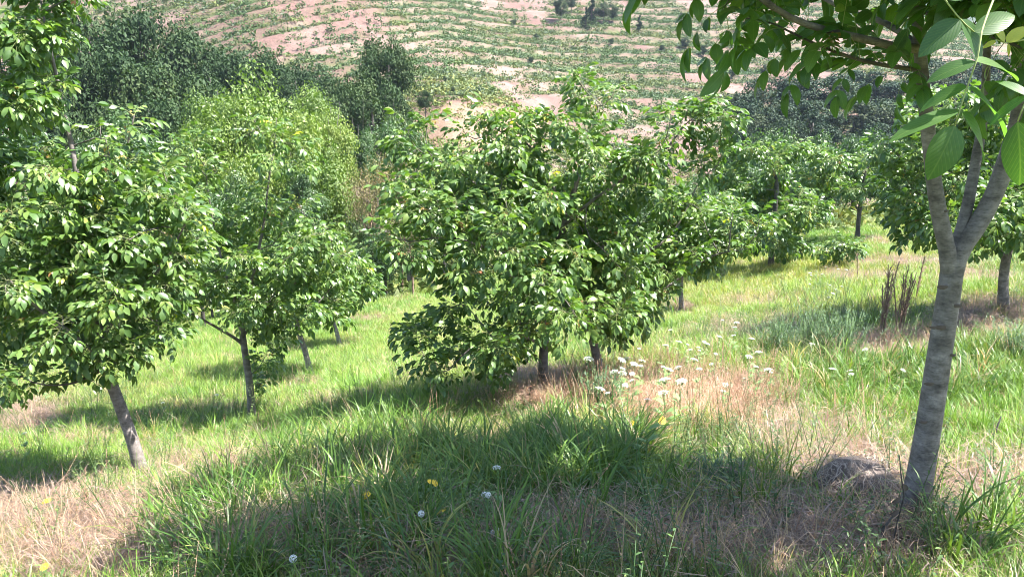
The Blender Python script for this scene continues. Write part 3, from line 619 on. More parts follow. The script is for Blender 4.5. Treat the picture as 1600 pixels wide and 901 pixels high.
# ------------------------------------------------------------------ distant trees: crowns of many small leaf faces on lobed limbs
def crown(seed, n, leaf, lobes=26, flat=1.0, mat='dark', top=1.0, cone=False, open_=.0):
    rng = np.random.default_rng(seed); mb = MB(); c = []; 
    for i in range(lobes):
        v = rng.normal(0, 1, 3); v /= np.linalg.norm(v); v[2] = v[2] * .9 + .12; rad = rng.uniform(.35, .78); p = v * rad * np.array((1, 1, .95))
        if cone: p = np.array((v[0], v[1], 0)) * .45 * (1 - (i / lobes)) + np.array((0, 0, -1 + 2 * i / lobes))
        c.append((p, rng.uniform(.2, .4) if not cone else .32 * (1.15 - i / lobes), rng.uniform(-.25, .25)))
    k = rng.integers(0, lobes, n); cc = np.array([c[i][0] for i in k]); cr = np.array([c[i][1] for i in k]); cv = np.array([c[i][2] for i in k])
    d = rng.normal(0, 1, (n, 3)); d /= np.linalg.norm(d, axis=1)[:, None]; d[:, 2] = np.where(d[:, 2] < -.3, -d[:, 2], d[:, 2])
    rr = cr * (rng.random(n) ** .35) * (1 + .25 * rng.random(n) ** 4); p = cc + d * rr[:, None]; p[:, 2] = p[:, 2] * flat
    nrm = d * .9 + rng.normal(0, .55, (n, 3)) + np.array((0, 0, .3)); nrm /= np.linalg.norm(nrm, axis=1)[:, None]
    ref = rng.normal(0, 1, (n, 3)); a = np.cross(nrm, ref); a /= np.linalg.norm(a, axis=1)[:, None]; b = np.cross(nrm, a)
    s = leaf * rng.uniform(.6, 1.4, n)[:, None]; a = a * s; b = b * s * .6
    V = np.stack([p - a, p + b + nrm * s * .15, p + a * 1.1, p - b + nrm * s * .15], 1).reshape(-1, 3); F = np.arange(4 * n).reshape(n, 4)
    var = np.clip(.45 + cv + rng.normal(0, .2, n), 0, 1); mb.add(V, F, 0, np.repeat(var, 4)); return mb, c
def limbs(c, h0, mat='barkdark', r=.05, seed=0, cnt=9):
    mb = MB(); rng = np.random.default_rng(seed)
    tube(mb, [(0, 0, -h0 - .25), (.02, .01, -h0 * .5), (0, .03, -.1), (.02, 0, .35)], [r * 1.25, r, r * .8, r * .25], 8)
    for p, q, _ in c[:cnt]:
        s = np.array((0.01, .02, rng.uniform(-.6, -.05))); m = s * .5 + p * .5 + rng.normal(0, .05, 3); m[2] -= .06
        tube(mb, [s, m, p * .95], [r * .5, r * .3, r * .1], 5)
    return mb
CR = {}
for nm, n, leaf, mat, kw, cnt in (('dark', 9500, .030, 'dark', {}, 4), ('forest', 6500, .040, 'forest', {'lobes': 20}, 4), ('bright', 14000, .026, 'bright', {'lobes': 34}, 3),
                                ('mid', 9500, .028, 'mid', {'lobes': 30}, 4), ('brown', 3800, .022, 'brownleaf', {'lobes': 40}, 2), ('cone', 1500, .075, 'forest', {'lobes': 14, 'cone': True}, 2)):
    CR[nm] = []
    for k in range(cnt):
        mb, c = crown(hash(nm) % 1 + 1000 + 37 * k + len(nm) * 7, n, leaf, mat=mat, **kw)
        CR[nm].append((mb.mesh('crown_shape', [M[mat]], False), limbs(c, 1.0, seed=k, r=.028 if nm == 'brown' else .045, cnt=24 if nm == 'brown' else 9).mesh('trunk_shape', [M['drywood' if nm == 'brown' else 'barkdark']])))
def far_tree(name, label, cat, group, px, top, y, wpx, kind, seed, hmin=2.5, squash=1.0):
    r = random.Random(seed); p = P(px, top, y); g = gz(p[0], y); h = max(p[2] - g, hmin); w = wpx * mpp(px, top, y) * .5 * 1.32
    low = .06
    hz = h * (1 - low) * .5; hz = min(hz, w * 1.45) if kind not in ('cone',) else hz
    zc = h - hz
    root = empty(name, (p[0], y, g - .05), 0); tag(root, label, cat, group)
    cm, tm = CR[kind][seed % len(CR[kind])]; rz = r.uniform(0, 6.28)
    for nm, me in (('crown', cm), ('trunk', tm)):
        o = bpy.data.objects.new(nm, me); C.objects.link(o); o.parent = root; o.rotation_euler = (0, 0, rz)
        if nm == 'crown': o.location = (0, 0, zc); o.scale = (w, w * r.uniform(.9, 1.1), hz * 1.1)
        else: o.location = (0, 0, zc); o.scale = (w, w, zc * .8 + .001)
    return root
OAKS = [(130, -20, 78, 150), (215, 0, 80, 130), (290, 22, 82, 120), (352, 48, 80, 100), (100, 55, 66, 130), (180, 62, 66, 130), (255, 78, 64, 120), (325, 90, 66, 100), (395, 72, 80, 95), (440, 82, 82, 85),
                       (490, 95, 80, 85), (535, 96, 78, 95), (530, 125, 68, 90), (580, 112, 70, 95), (225, 135, 54, 110), (150, 130, 54, 120), (290, 140, 56, 90), (60, 20, 62, 120), (20, 90, 58, 120), (610, 130, 72, 60), (460, 110, 72, 70)]
for k, (px, tp, y, w) in enumerate(OAKS):
    far_tree('oak_tree', 'dark green oak in the upper left wood, %s from the left' % nth(OAKS, k), 'tree', 'oaks of the upper left wood', px, tp, y, w, 'dark', k)
far_tree('oak_tree', 'tall dark oak standing above the wood against the pink slope, left of the middle tree', 'tree', 'oaks of the upper left wood', 605, 34, 76, 92, 'dark', 3)
far_tree('oak_tree', 'round dark lone bush on the grassy edge of the beige field below the tall oak', 'tree', None, 664, 138, 88, 22, 'dark', 5, hmin=1.5)
for i, (px, tp, y, w) in enumerate(LL := [(395, 118, 36, 150), (325, 142, 38, 95), (470, 135, 40, 100), (512, 178, 37, 75), (440, 165, 32, 150), (330, 190, 32, 110), (500, 230, 30, 110), (390, 230, 28, 120)]):
    far_tree('broadleaf_tree', 'bright green tree in the thicket above the left orchard row, %s from the left' % nth(LL, i), 'tree', 'bright trees of the left thicket', px, tp, y, w, 'bright', i)
for i, (px, tp, y, w) in enumerate(LL := [(630, 172, 50, 90), (690, 222, 52, 80), (600, 188, 46, 80), (750, 240, 50, 60), (560, 200, 42, 60)]):
    far_tree('broadleaf_tree', 'green tree at the thicket edge below the beige field, %s from the left' % nth(LL, i), 'tree', 'thicket edge trees below the field', px, tp, y, w, 'bright' if i % 2 else 'mid', i + 1)
for i, (px, tp, y, w) in enumerate(LL := [(620, 215, 30, 95), (575, 250, 28, 75), (670, 235, 30, 75), (640, 290, 26, 80)]):
    far_tree('dry_shrub', 'half-bare brownish shrub left of the middle tree, %s from the left' % nth(LL, i), 'shrub', 'dry shrubs left of the middle tree', px, tp, y, w, 'brown', i)
for i, (px, tp, y, w) in enumerate(LL := [(195, 175, 34, 110), (245, 235, 26, 110), (110, 225, 28, 140), (20, 190, 30, 150), (350, 265, 24, 110), (300, 320, 21, 90), (550, 330, 30, 60), (600, 370, 27, 70), (455, 320, 24, 90), (160, 330, 21, 120), (40, 380, 19, 120),
                                  (60, 300, 24, 130), (230, 380, 19, 90), (555, 400, 29, 70), (640, 330, 28, 80), (200, 440, 17, 80), (120, 470, 17, 90), (330, 470, 24, 60), (470, 250, 28, 70)]):
    far_tree('leafy_bush', 'shaded green bush between the left orchard trees and the wood, %s from the left' % nth(LL, i), 'bush', 'bushes behind the left orchard row', px, tp, y, w, 'mid', i)
for i, (px, tp, y, w) in enumerate(LL := [(1190, 128, 122, 80), (1245, 118, 128, 90), (1305, 112, 134, 90), (1365, 108, 138, 90), (1425, 103, 142, 90), (1170, 155, 112, 55), (1215, 160, 108, 75), (1275, 155, 112, 80), (1340, 152, 114, 80), (1400, 152, 116, 80),
                                  (1465, 140, 124, 90), (1530, 120, 130, 100), (1600, 110, 130, 110), (1230, 185, 95, 60), (1295, 190, 97, 70), (1365, 190, 98, 70), (1430, 185, 98, 80), (1160, 185, 98, 40), (1510, 170, 105, 90), (1580, 165, 105, 90), (1480, 95, 150, 80), (1560, 85, 155, 90)]):
    far_tree('woodland_tree', 'dark tree of the far wood below the terraced hill, %s from the left' % nth(LL, i), 'tree', 'trees of the far right wood', px, tp, y, w, 'forest', i, 6)
for i, (px, tp, y, w) in enumerate(LL := [(1150, 215, 38, 100), (1215, 198, 40, 90), (1280, 205, 42, 90), (1345, 198, 42, 90), (1410, 200, 40, 90), (1110, 270, 33, 90), (1060, 300, 30, 90), (1000, 320, 30, 90), (1180, 250, 32, 80), (1260, 250, 34, 80), (1475, 200, 38, 90),
                                  (1545, 190, 38, 100), (930, 340, 30, 90), (860, 300, 34, 80), (790, 310, 34, 80), (720, 300, 36, 80), (1300, 240, 33, 70), (1390, 260, 34, 60), (1140, 330, 27, 70), (1440, 250, 33, 70)]):
    far_tree('orchard_tree', 'green orchard tree in the far rows beyond the bank, %s from the left' % nth(LL, i), 'tree', 'orchard trees beyond the bank', px, tp, y, w, 'mid', i + 2)
for i, (px, tp, w, hpx) in enumerate(LL := [(877, -4, 20, 38), (925, -6, 24, 42), (943, 2, 22, 38), (916, 12, 22, 36), (957, 8, 18, 30), (1000, 24, 17, 26), (893, -8, 16, 30)]):
    q = hit(px, tp + hpx, 60); far_tree('hill_tree', 'dark evergreen near the top of the terraced hill, %s from the left' % nth(LL, i), 'tree', 'evergreens on the terraced hill', px, tp, q[1], w, 'cone' if i % 2 else 'forest', i, 1.5)
for i, (px, tp, w, hpx) in enumerate(LL := [(1072, 58, 15, 22), (1100, 70, 13, 22), (1195, 100, 11, 26), (1144, 108, 10, 18), (1065, 20, 10, 14), (830, 88, 10, 12), (803, 30, 9, 12), (695, 118, 6, 14), (707, 135, 5, 14), (1095, 15, 10, 14), (838, 52, 10, 12), (1170, 78, 12, 20), (955, 60, 9, 12), (1035, 70, 9, 12)]):
    q = hit(px, tp + hpx, 60); far_tree('hill_shrub', 'small dark shrub among the terraced planting rows, %s from the left' % nth(LL, i), 'shrub', 'dark shrubs on the terraced hill', px, tp, q[1], w, 'forest', i, 1.0)

# planted saplings and weeds on the far slope
def sapling_shape(seed, n=46):
    rng = np.random.default_rng(seed); mb = MB(); p = rng.normal(0, .22, (n, 3)) * np.array((1, 1, 1.1)) + np.array((0, 0, .55)); nr = rng.normal(0, 1, (n, 3)) + np.array((0, 0, .6)); nr /= np.linalg.norm(nr, axis=1)[:, None]
    a = np.cross(nr, rng.normal(0, 1, (n, 3))); a /= np.linalg.norm(a, axis=1)[:, None]; b = np.cross(nr, a); s = rng.uniform(.07, .15, (n, 1))
    V = np.stack([p - a * s, p + b * s * .7, p + a * s, p - b * s * .7], 1).reshape(-1, 3); mb.add(V, np.arange(4 * n).reshape(n, 4), 0, np.repeat(rng.random(n), 4)); return mb
SAP = [sapling_shape(s).mesh('sapling_crown_shape', [M['sapling']], False) for s in range(4)]
tb = MB(); tube(tb, [(0, 0, -.1), (0, 0, .5)], [.03, .015], 4); SAPT = tb.mesh('sapling_stem_shape', [M['barkdark']])
rng = np.random.default_rng(5); pts = []
n = 170000; X = rng.uniform(-95, 175, n); Y = rng.uniform(88, 262, n); Z = H(X, Y); q = base_h(X, Y); m = terrace_mask(X, Y)
pX, pY = proj(X, Y, Z); vis = (pX > 150) & (pX < 1560) & (pY > -60) & (pY < 280)
fld = (np.sqrt(((pX - 725) / 130) ** 2 + ((pY - 200) / 38) ** 2) < 1.15) & (Y < 112)
qq = lines(Z, X, Y); f = qq - np.floor(qq); row = (np.abs(f - .5) < .07) & vis & ~fld & (Y > 100)
ri = np.where(row)[0]; cell = {}; sel = []
for i in ri:
    key = (int(X[i] / 1.5 + .37 * math.floor(qq[i])), math.floor(qq[i]))
    if key in cell: continue
    cell[key] = 1
    if rng.random() < .75: sel.append(i)
sel = sorted(sel, key=lambda i: Y[i]); front = sel[:300]; back = sel[300:]
for i in front:
    s = rng.uniform(1.0, 1.9); root = empty('sapling', (X[i], Y[i], Z[i] - .05), rng.uniform(0, 6)); root.scale = (s, s, s)
    tag(root, 'tiny green sapling in the planted terrace rows of the far hill', 'sapling', 'saplings in rows on the far hill')
    for nm, me in (('crown', SAP[rng.integers(4)]), ('stem', SAPT)): o = bpy.data.objects.new(nm, me); C.objects.link(o); o.parent = root
ob = instancer('saplings', [bpy.data.objects.new('s', m_) for m_ in SAP], np.stack([X[back], Y[back], Z[back] - .05], 1), np.stack([np.zeros(len(back))] * 2 + [rng.uniform(0, 6, len(back))], 1), rng.uniform(.9, 1.8, len(back)), rng.integers(0, 4, len(back)))
tag(ob, 'many small saplings planted in rows higher up the far terraced hill', 'sapling', kind='stuff')
# weeds
def weed_shape(seed, n=26):
    rng = np.random.default_rng(seed); mb = MB(); p = np.stack([rng.normal(0, .5, n), rng.normal(0, .5, n), rng.random(n) * .28], 1); nr = rng.normal(0, .8, (n, 3)) + np.array((0, 0, .8)); nr /= np.linalg.norm(nr, axis=1)[:, None]
    a = np.cross(nr, rng.normal(0, 1, (n, 3))); a /= np.linalg.norm(a, axis=1)[:, None]; b = np.cross(nr, a); s = rng.uniform(.1, .24, (n, 1))
    V = np.stack([p - a * s, p + b * s * .5, p + a * s, p - b * s * .5], 1).reshape(-1, 3); mb.add(V, np.arange(4 * n).reshape(n, 4), 0, np.repeat(rng.random(n), 4)); return mb
WD = [src('weed_source', weed_shape(s), [M['scrub']], False) for s in range(4)]
hg = hill_green(X, Y, Z); kp = vis & ~fld & (rng.random(n) < hg * .62) ; wi = np.where(kp)[0][:60000]
ca = np.array((.055, .105, .038)); cb = np.array((.115, .15, .055)); cc_ = np.array((.10, .14, .09)); tt = fbm(X[wi] * .08, Y[wi] * .08, 61, 3)[:, None]; t2 = rng.random((len(wi), 1))
col = ca + (cb - ca) * sstep(.35, .65, tt + (t2 - .5) * .3); col = col + (cc_ - col) * (t2 > .75)
ob = instancer('hillside_weeds', WD, np.stack([X[wi], Y[wi], Z[wi]], 1), np.stack([np.zeros(len(wi))] * 2 + [rng.uniform(0, 6, len(wi))], 1), rng.uniform(.5, 1.5, len(wi)), rng.integers(0, 4, len(wi)), col)
tag(ob, 'green weeds and scrub growing in bands on the pink far hillside', 'weeds', kind='stuff')

# grassy bank of weeds around the field edge and the valley floor
n = 9000; X2 = rng.uniform(-40, 60, n); Y2 = rng.uniform(26, 110, n); Z2 = H(X2, Y2); a_, b_ = proj(X2, Y2, Z2)
f2 = np.sqrt(((a_ - 735) / 125) ** 2 + ((b_ - 202) / 30) ** 2) > .45 + .8 * rng.random(n); kk = f2; X2, Y2, Z2 = X2[kk], Y2[kk], Z2[kk]; m2 = len(X2); t2 = rng.random((m2, 1))
col = np.array((.075, .125, .035)) + (np.array((.17, .19, .065)) - np.array((.075, .125, .035))) * t2
ob = instancer('valley_weeds', WD, np.stack([X2, Y2, Z2], 1), np.stack([np.zeros(m2)] * 2 + [rng.uniform(0, 6, m2)], 1), rng.uniform(.6, 1.5, m2), rng.integers(0, 4, m2), col)
tag(ob, 'rough green growth on the valley floor around the beige field', 'weeds', kind='stuff')

# small pale shed below the far wood
q = hit(1168, 228, 60); s = empty('shed', (q[0], q[1], gz(q[0], q[1]) - .1), .4); tag(s, 'tiny pale shed with bluish roof at the foot of the far wood', 'shed')
def box(mb, a, b, mat=0):
    x0, y0, z0 = a; x1, y1, z1 = b; mb.add([(x0, y0, z0), (x1, y0, z0), (x1, y1, z0), (x0, y1, z0), (x0, y0, z1), (x1, y0, z1), (x1, y1, z1), (x0, y1, z1)], [(0, 3, 2, 1), (4, 5, 6, 7), (0, 1, 5, 4), (1, 2, 6, 5), (2, 3, 7, 6), (3, 0, 4, 7)], mat)
mb = MB(); box(mb, (-1.1, -.8, 0), (1.1, .8, 1.3)); mb.build('wall', [flat_mat('shed_wall', (.62, .55, .5))], s, False)
mb = MB(); mb.add([(-1.3, -1, 1.25), (1.3, -1, 1.25), (1.3, 0, 1.75), (-1.3, 0, 1.75), (1.3, 1, 1.25), (-1.3, 1, 1.25)], [(0, 1, 2, 3), (3, 2, 4, 5), (0, 3, 5, -1), (1, 4, 2, -1)]); mb.build('roof', [flat_mat('shed_roof', (.42, .48, .6))], s, False)
mb = MB(); box(mb, (-.3, -.84, 0), (.4, -.79, 1.0)); mb.build('door', [M['barkdark']], s, False)

# far blue mountain beyond the hill
def mountain():
    x = np.linspace(60, 1500, 120); y = np.linspace(640, 1150, 50); X, Y = np.meshgrid(x, y); ridge = sstep(640, 960, Y)
    Z = -30 + 165 * ridge * (.7 + .45 * fbm(X / 250, Y / 250, 71, 5)) * sstep(60, 350, X) + 22 * fbm(X / 30, Y / 30, 72, 4)
    V = np.stack([X.ravel(), Y.ravel(), Z.ravel()], 1); i, j = np.meshgrid(np.arange(49), np.arange(119), indexing='ij')
    F = np.stack([i * 120 + j, i * 120 + j + 1, (i + 1) * 120 + j + 1, (i + 1) * 120 + j], -1).reshape(-1, 4); mb = MB(); mb.add(V, F)
    m, t, out = newmat('mountain_woods'); tc = t.nodes.new('ShaderNodeTexCoord'); n1 = noise(t, .13, 6, tc.outputs['Object'], .75)
    c = ramp(t, n1, [(.35, (.015, .03, .016)), (.5, (.05, .08, .035)), (.65, (.12, .13, .07))]); p = N(t, 'ShaderNodeBsdfPrincipled', Roughness=1); t.links.new(c, p.inputs['Base Color'])
    bm = N(t, 'ShaderNodeBump', Strength=1, Distance=6); t.links.new(n1, bm.inputs['Height']); t.links.new(bm.outputs[0], p.inputs['Normal']); t.links.new(p.outputs[0], out.inputs[0])
    o = mb.build('mountain', [m]); tag(o, 'hazy blue wooded mountain seen through the leaves at the top right', kind='structure')
mountain()

# ------------------------------------------------------------------ grass, straw and herbs
def tuft(seed, n, h, spread, w, arch, seg=4, lean=.35, mat='blade'):
    r = np.random.default_rng(seed); mb = MB()
    for i in range(n):
        a = r.uniform(0, 2 * math.pi); o = np.array((math.cos(a), math.sin(a), 0)) * spread * math.sqrt(r.random()); az = a + r.normal(0, .8); dv = np.array((math.cos(az), math.sin(az), 0)); hh = h * r.uniform(.45, 1.1)
        ts = np.linspace(0, 1, seg + 1); bend = arch * r.uniform(.3, 1.5); ln = lean * r.uniform(.1, 1.2); sd_ = np.array((-dv[1], dv[0], 0)); ww = w * r.uniform(.6, 1.2)
        V = []
        for t in ts:
            ang = ln + bend * t ** 1.5
            if t == 0: p = o.copy()
            else: p = p + (dv * math.sin(ang) + np.array((0, 0, math.cos(ang)))) * hh / seg
            q = ww * (1 - t ** 2.2) * .5 * (.6 + .4 * min(1, t * 4)); V += [p - sd_ * q, p + sd_ * q] if t < 1 else [p]
        F = [(2 * k, 2 * k + 1, 2 * k + 3, 2 * k + 2) for k in range(seg - 1)] + [(2 * seg - 2, 2 * seg - 1, 2 * seg, -1)]
        mb.add(V, F, 0, r.random())
    return src('tuft_source', mb, [M[mat]])
def litter(seed, n, l, spread):
    r = np.random.default_rng(seed); mb = MB()
    for i in range(n):
        o = np.array((r.normal(0, spread), r.normal(0, spread), r.uniform(0, .05))); a = r.uniform(0, 6.28); e = r.normal(0, .28); d = np.array((math.cos(a) * math.cos(e), math.sin(a) * math.cos(e), math.sin(e))); s = np.array((-math.sin(a), math.cos(a), 0)) * r.uniform(.0009, .002)
        ll = l * r.uniform(.4, 1.3); k = np.array((0, 0, r.uniform(-.1, .2) * ll)); m = o + d * ll * .5 + k + s * r.normal(0, 6)
        mb.add([o - s, o + s, m + s, m - s, o + d * ll], [(0, 1, 2, 3), (3, 2, 4, -1)], 0, r.random())
    return src('litter_source', mb, [M['blade']])
def herb(seed, stems, h, leaf, spread=.05, nl=9, wl=.35):
    r = np.random.default_rng(seed); mb = MB()
    for i in range(stems):
        a = r.uniform(0, 6.28); o = np.array((r.normal(0, spread), r.normal(0, spread), 0)); tip = o + np.array((math.cos(a) * h * .3, math.sin(a) * h * .3, h * r.uniform(.6, 1.1))); mid = (o + tip) / 2 + np.array((0, 0, .04 * h))
        tube(mb, [o, mid, tip], [.002, .0015, .001], 3, 0, .3)
        for j in range(nl):
            t = (j + 1) / nl; p = o * (1 - t) + tip * t; b = j * 2.4 + r.random(); d = np.array((math.cos(b), math.sin(b), r.uniform(.1, .9)))
            leaflet(mb, p, d, np.array((0.01, 0, 1.0)), leaf * r.uniform(.6, 1.2) * (1.2 - .5 * t), leaf * wl, 3, .6, .2, 0, r.random())
    return src('herb_source', mb, [M['blade']])
S_short = [tuft(s, 26, .13, .09, .0045, .9, 3) for s in range(4)]
S_mid = [tuft(s + 10, 26, .26, .09, .006, 1.1, 4) for s in range(4)]
S_tall = [tuft(s + 20, 20, .50, .09, .0125, 1.4, 7) for s in range(4)]
S_dry = [tuft(s + 30, 20, .24, .10, .0028, .6, 3, .5) for s in range(3)]
S_lit = [litter(s + 40, 60, .13, .12) for s in range(4)]
S_herb = [herb(s + 50, 4, .16, .028, .05, 12) for s in range(3)] + [herb(s + 60, 3, .34, .03, .04, 16, .22) for s in range(2)]
S_stalk = [herb(s + 70, 5, .38, .012, .06, 14, .6) for s in range(3)]

ELL = lambda px, py, a, b, ra, rb: np.sqrt(((px - a) / ra) ** 2 + ((py - b) / rb) ** 2)
def field(n, ymin, ymax, rng, xm=.80, side=1.0):
    # equal density per screen area would starve the foreground, so spread by y^1.4
    u = rng.random(n); y = ymin + (ymax - ymin) * u ** 1.15; x = rng.uniform(-1, 1, n) * (y * xm + side); return x, y
def scatter(name, label, sources, X, Y, dens, scl, col, rng, tilt=.15, cat='grass'):
    k = rng.random(len(X)) < dens; X, Y, scl, col = X[k], Y[k], scl[k], col[k]; Z = H(X, Y) - .012; m = len(X)
    o = instancer(name, sources, np.stack([X, Y, Z], 1), np.stack([rng.normal(0, tilt, m), rng.normal(0, tilt, m), rng.uniform(0, 6.28, m)], 1), scl, rng.integers(0, len(sources), m), col)
    tag(o, label, cat, kind='stuff'); return m
rg = np.random.default_rng(99)
def colmix(a, b, t): return np.array(a) + (np.array(b) - np.array(a)) * t[:, None]
def dead(col, p):       # a share of the tufts is dead or yellowing
    k = rg.random(len(col)); col = col.copy(); col[k < p] = np.array((.36, .28, .18)); col[(k > p) & (k < p * 2)] = np.array((.26, .27, .08)); return col
def zone(X, Y):
    Z = H(X, Y); px, py = proj(X, Y, Z); return Z, px, py, dry_mask(X, Y, Z), pathy(X, Y)
cnts = []
# short turf
X, Y = field(52000, 1.2, 34, rg); Z, px, py, d, pt = zone(X, Y)
t = np.clip(sstep(.35, .65, pt) * .8 + rg.normal(0, .22, len(X)), 0, 1); col = colmix((.12, .245, .035), (.235, .32, .075), t)
lush = sstep(1.2, .7, ELL(px, py, 1480, 620, 330, 60)) ; col = col + (np.array((.15, .28, .04)) - col) * (lush * .7)[:, None]; sunny = sstep(1.2, .5, ELL(px, py, 1240, 440, 230, 55)); col = col + (np.array((.27, .31, .05)) - col) * (sunny * .8)[:, None]  # sunny: sunlight on the bank painted into the turf colour as yellow
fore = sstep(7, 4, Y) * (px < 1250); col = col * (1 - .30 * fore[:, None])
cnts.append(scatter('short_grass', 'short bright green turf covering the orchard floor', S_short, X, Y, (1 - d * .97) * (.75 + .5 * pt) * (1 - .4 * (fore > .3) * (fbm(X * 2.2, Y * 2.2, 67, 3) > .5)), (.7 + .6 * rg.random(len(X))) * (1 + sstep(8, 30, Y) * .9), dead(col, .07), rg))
# mid grass
X, Y = field(24000, 1.2, 26, rg); Z, px, py, d, pt = zone(X, Y); g = fbm(X * .8, Y * .8, 91, 3)
den = sstep(.42, .62, g) * (1 - d * .98); den *= 1 - .6 * sstep(6.5, 4, Y)
for (a, b, ra, rb) in ((1480, 610, 340, 60), (450, 620, 200, 60), (250, 560, 200, 40), (560, 560, 80, 60), (60, 740, 130, 30), (520, 690, 120, 50), (250, 670, 180, 24)): den = np.maximum(den, .95 * (ELL(px, py, a, b, ra, rb) < 1 + (g - .5)) * (1 - d * .8))
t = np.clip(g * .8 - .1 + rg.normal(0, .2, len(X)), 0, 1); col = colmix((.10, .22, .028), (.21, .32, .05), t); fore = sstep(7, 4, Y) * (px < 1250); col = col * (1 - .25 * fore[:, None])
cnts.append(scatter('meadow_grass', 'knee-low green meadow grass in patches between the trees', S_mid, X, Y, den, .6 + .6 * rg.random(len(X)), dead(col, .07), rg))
# tall grass of the foreground
X, Y = field(9000, 1.6, 9, rg, .75, .5); Z, px, py, d, pt = zone(X, Y); g = fbm(X * 1.4, Y * 1.4, 95, 3); den = np.zeros(len(X))
for (a, b, ra, rb, s) in ((910, 730, 120, 70, 1), (440, 850, 200, 90, .55), (620, 760, 200, 90, .45), (1530, 850, 100, 45, .45), (700, 880, 180, 50, .45), (1330, 590, 120, 30, .35), (1150, 780, 150, 60, .16), (1000, 860, 250, 60, .10), (1540, 590, 90, 45, .5), (350, 790, 60, 40, .4)):
    den = np.maximum(den, s * (ELL(px, py, a, b, ra, rb) < 1 + (g - .5) * 1.2) * (1 - d * .7))
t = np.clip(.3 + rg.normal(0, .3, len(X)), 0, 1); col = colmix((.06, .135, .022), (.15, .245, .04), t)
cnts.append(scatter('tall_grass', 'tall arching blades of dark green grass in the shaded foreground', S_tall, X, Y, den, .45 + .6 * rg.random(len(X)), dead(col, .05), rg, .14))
# dry stalks and straw
X, Y = field(30000, 1.2, 26, rg); Z, px, py, d, pt = zone(X, Y); t = rg.random(len(X)); col = colmix((.15, .098, .078), (.37, .28, .235), t)
pinkz = (ELL(px, py, 1010, 640, 200, 50) < 1); col[pinkz] = colmix((.36, .21, .16), (.60, .44, .36), t[pinkz])
cnts.append(scatter('straw_litter', 'dry straw and mown stalks lying on the bare patches', S_lit, X, Y, np.clip(d * 1.1 + .12, 0, 1), .7 + .7 * rg.random(len(X)), col, rg, .12, 'straw'))
X, Y = field(16000, 2, 22, rg); Z, px, py, d, pt = zone(X, Y); t = rg.random(len(X)); col = colmix((.36, .23, .16), (.55, .45, .30), t)
den = np.clip(d * .35 + .05, 0, 1); den = np.maximum(den, .8 * (ELL(px, py, 1040, 635, 200, 50) < 1))
cnts.append(scatter('dry_grass', 'standing dry pinkish grass right of the middle tree and on bare patches', S_dry, X, Y, den, .7 + .6 * rg.random(len(X)), col, rg, .2, 'grass'))
X, Y = field(9000, 2, 14, rg); Z, px, py, d, pt = zone(X, Y); t = rg.random(len(X)); col = colmix((.38, .20, .15), (.48, .36, .24), t); den = .75 * (ELL(px, py, 1040, 630, 210, 55) < 1) + .02
cnts.append(scatter('seed_stalks', 'reddish dry seed stalks below the white flowers', S_stalk, X, Y, den, .6 + .6 * rg.random(len(X)), col, rg, .15, 'stalks'))
# herbs
X, Y = field(9000, 1.5, 20, rg); Z, px, py, d, pt = zone(X, Y); t = rg.random(len(X)); col = colmix((.06, .13, .04), (.14, .2, .07), t); g = fbm(X, Y, 97, 3)
den = .18 * sstep(.4, .6, g) + .05
for (a, b, ra, rb, s) in ((1290, 500, 90, 40, 1), (1200, 550, 110, 35, .8), (940, 590, 60, 50, .6), (1120, 700, 170, 35, .7), (1220, 740, 80, 50, .5), (250, 650, 150, 35, .7), (1500, 800, 130, 50, .4), (700, 870, 150, 60, .5)): den = np.maximum(den, s * (ELL(px, py, a, b, ra, rb) < 1.1 + (g - .5)))
cnts.append(scatter('leafy_herbs', 'low leafy herbs and weeds among the grass', S_herb, X, Y, den, .7 + .8 * rg.random(len(X)), col, rg, .12, 'weeds'))
print('scatter counts', cnts)

# ------------------------------------------------------------------ flowers and single small things
def umbel_shape(seed, r=.042):
    g = np.random.default_rng(seed); mb = MB()
    for i in range(90):
        j = i // 5; a = j * 2.4; q = r * math.sqrt((j + .5) / 18); ux, uy = math.cos(a) * q + math.cos(i * 1.26) * r * .12, math.sin(a) * q + math.sin(i * 1.26) * r * .12; a = math.atan2(uy, ux); q = math.hypot(ux, uy); c = np.array((math.cos(a) * q, math.sin(a) * q, -.35 * q * q / r + g.normal(0, .0012))); s = r * .085
        an = np.linspace(0, 6.28, 6)[:-1] + g.random(); mb.add([c + (0, 0, .002)] + [c + s * np.array((math.cos(k), math.sin(k), g.normal(0, .25))) for k in an], [(0, 1 + k, 1 + (k + 1) % 5, -1) for k in range(5)], 0, g.random())
        if i % 5 == 0: tube(mb, [(0, 0, -.045), c], [.0012, .0008], 3, 1, .5, False)
    return mb.mesh('umbel_shape', [M['white'], M['stem']], False)
UM = [umbel_shape(s) for s in range(4)]
def stem_shape(h, seed):
    g = np.random.default_rng(seed); mb = MB(); tube(mb, [(0, 0, -.03), (g.normal(0, .01), g.normal(0, .01), h * .5), (0, 0, h - .043)], [.0028, .0022, .0015], 5)
    for k in range(7):
        z = h * g.uniform(.05, .7); a = g.uniform(0, 6.28)
        for t in range(4): leaflet(mb, np.array((0, 0, z)), np.array((math.cos(a + t * .25), math.sin(a + t * .25), .6)), np.array((.01, 0, 1.0)), h * .22, h * .03, 3, .7, .1)
    return mb.mesh('stem_shape', [M['stem']])
ST = [stem_shape(h, i) for i, h in enumerate((.35, .42, .5, .28))]; STH = (.35, .42, .5, .28)
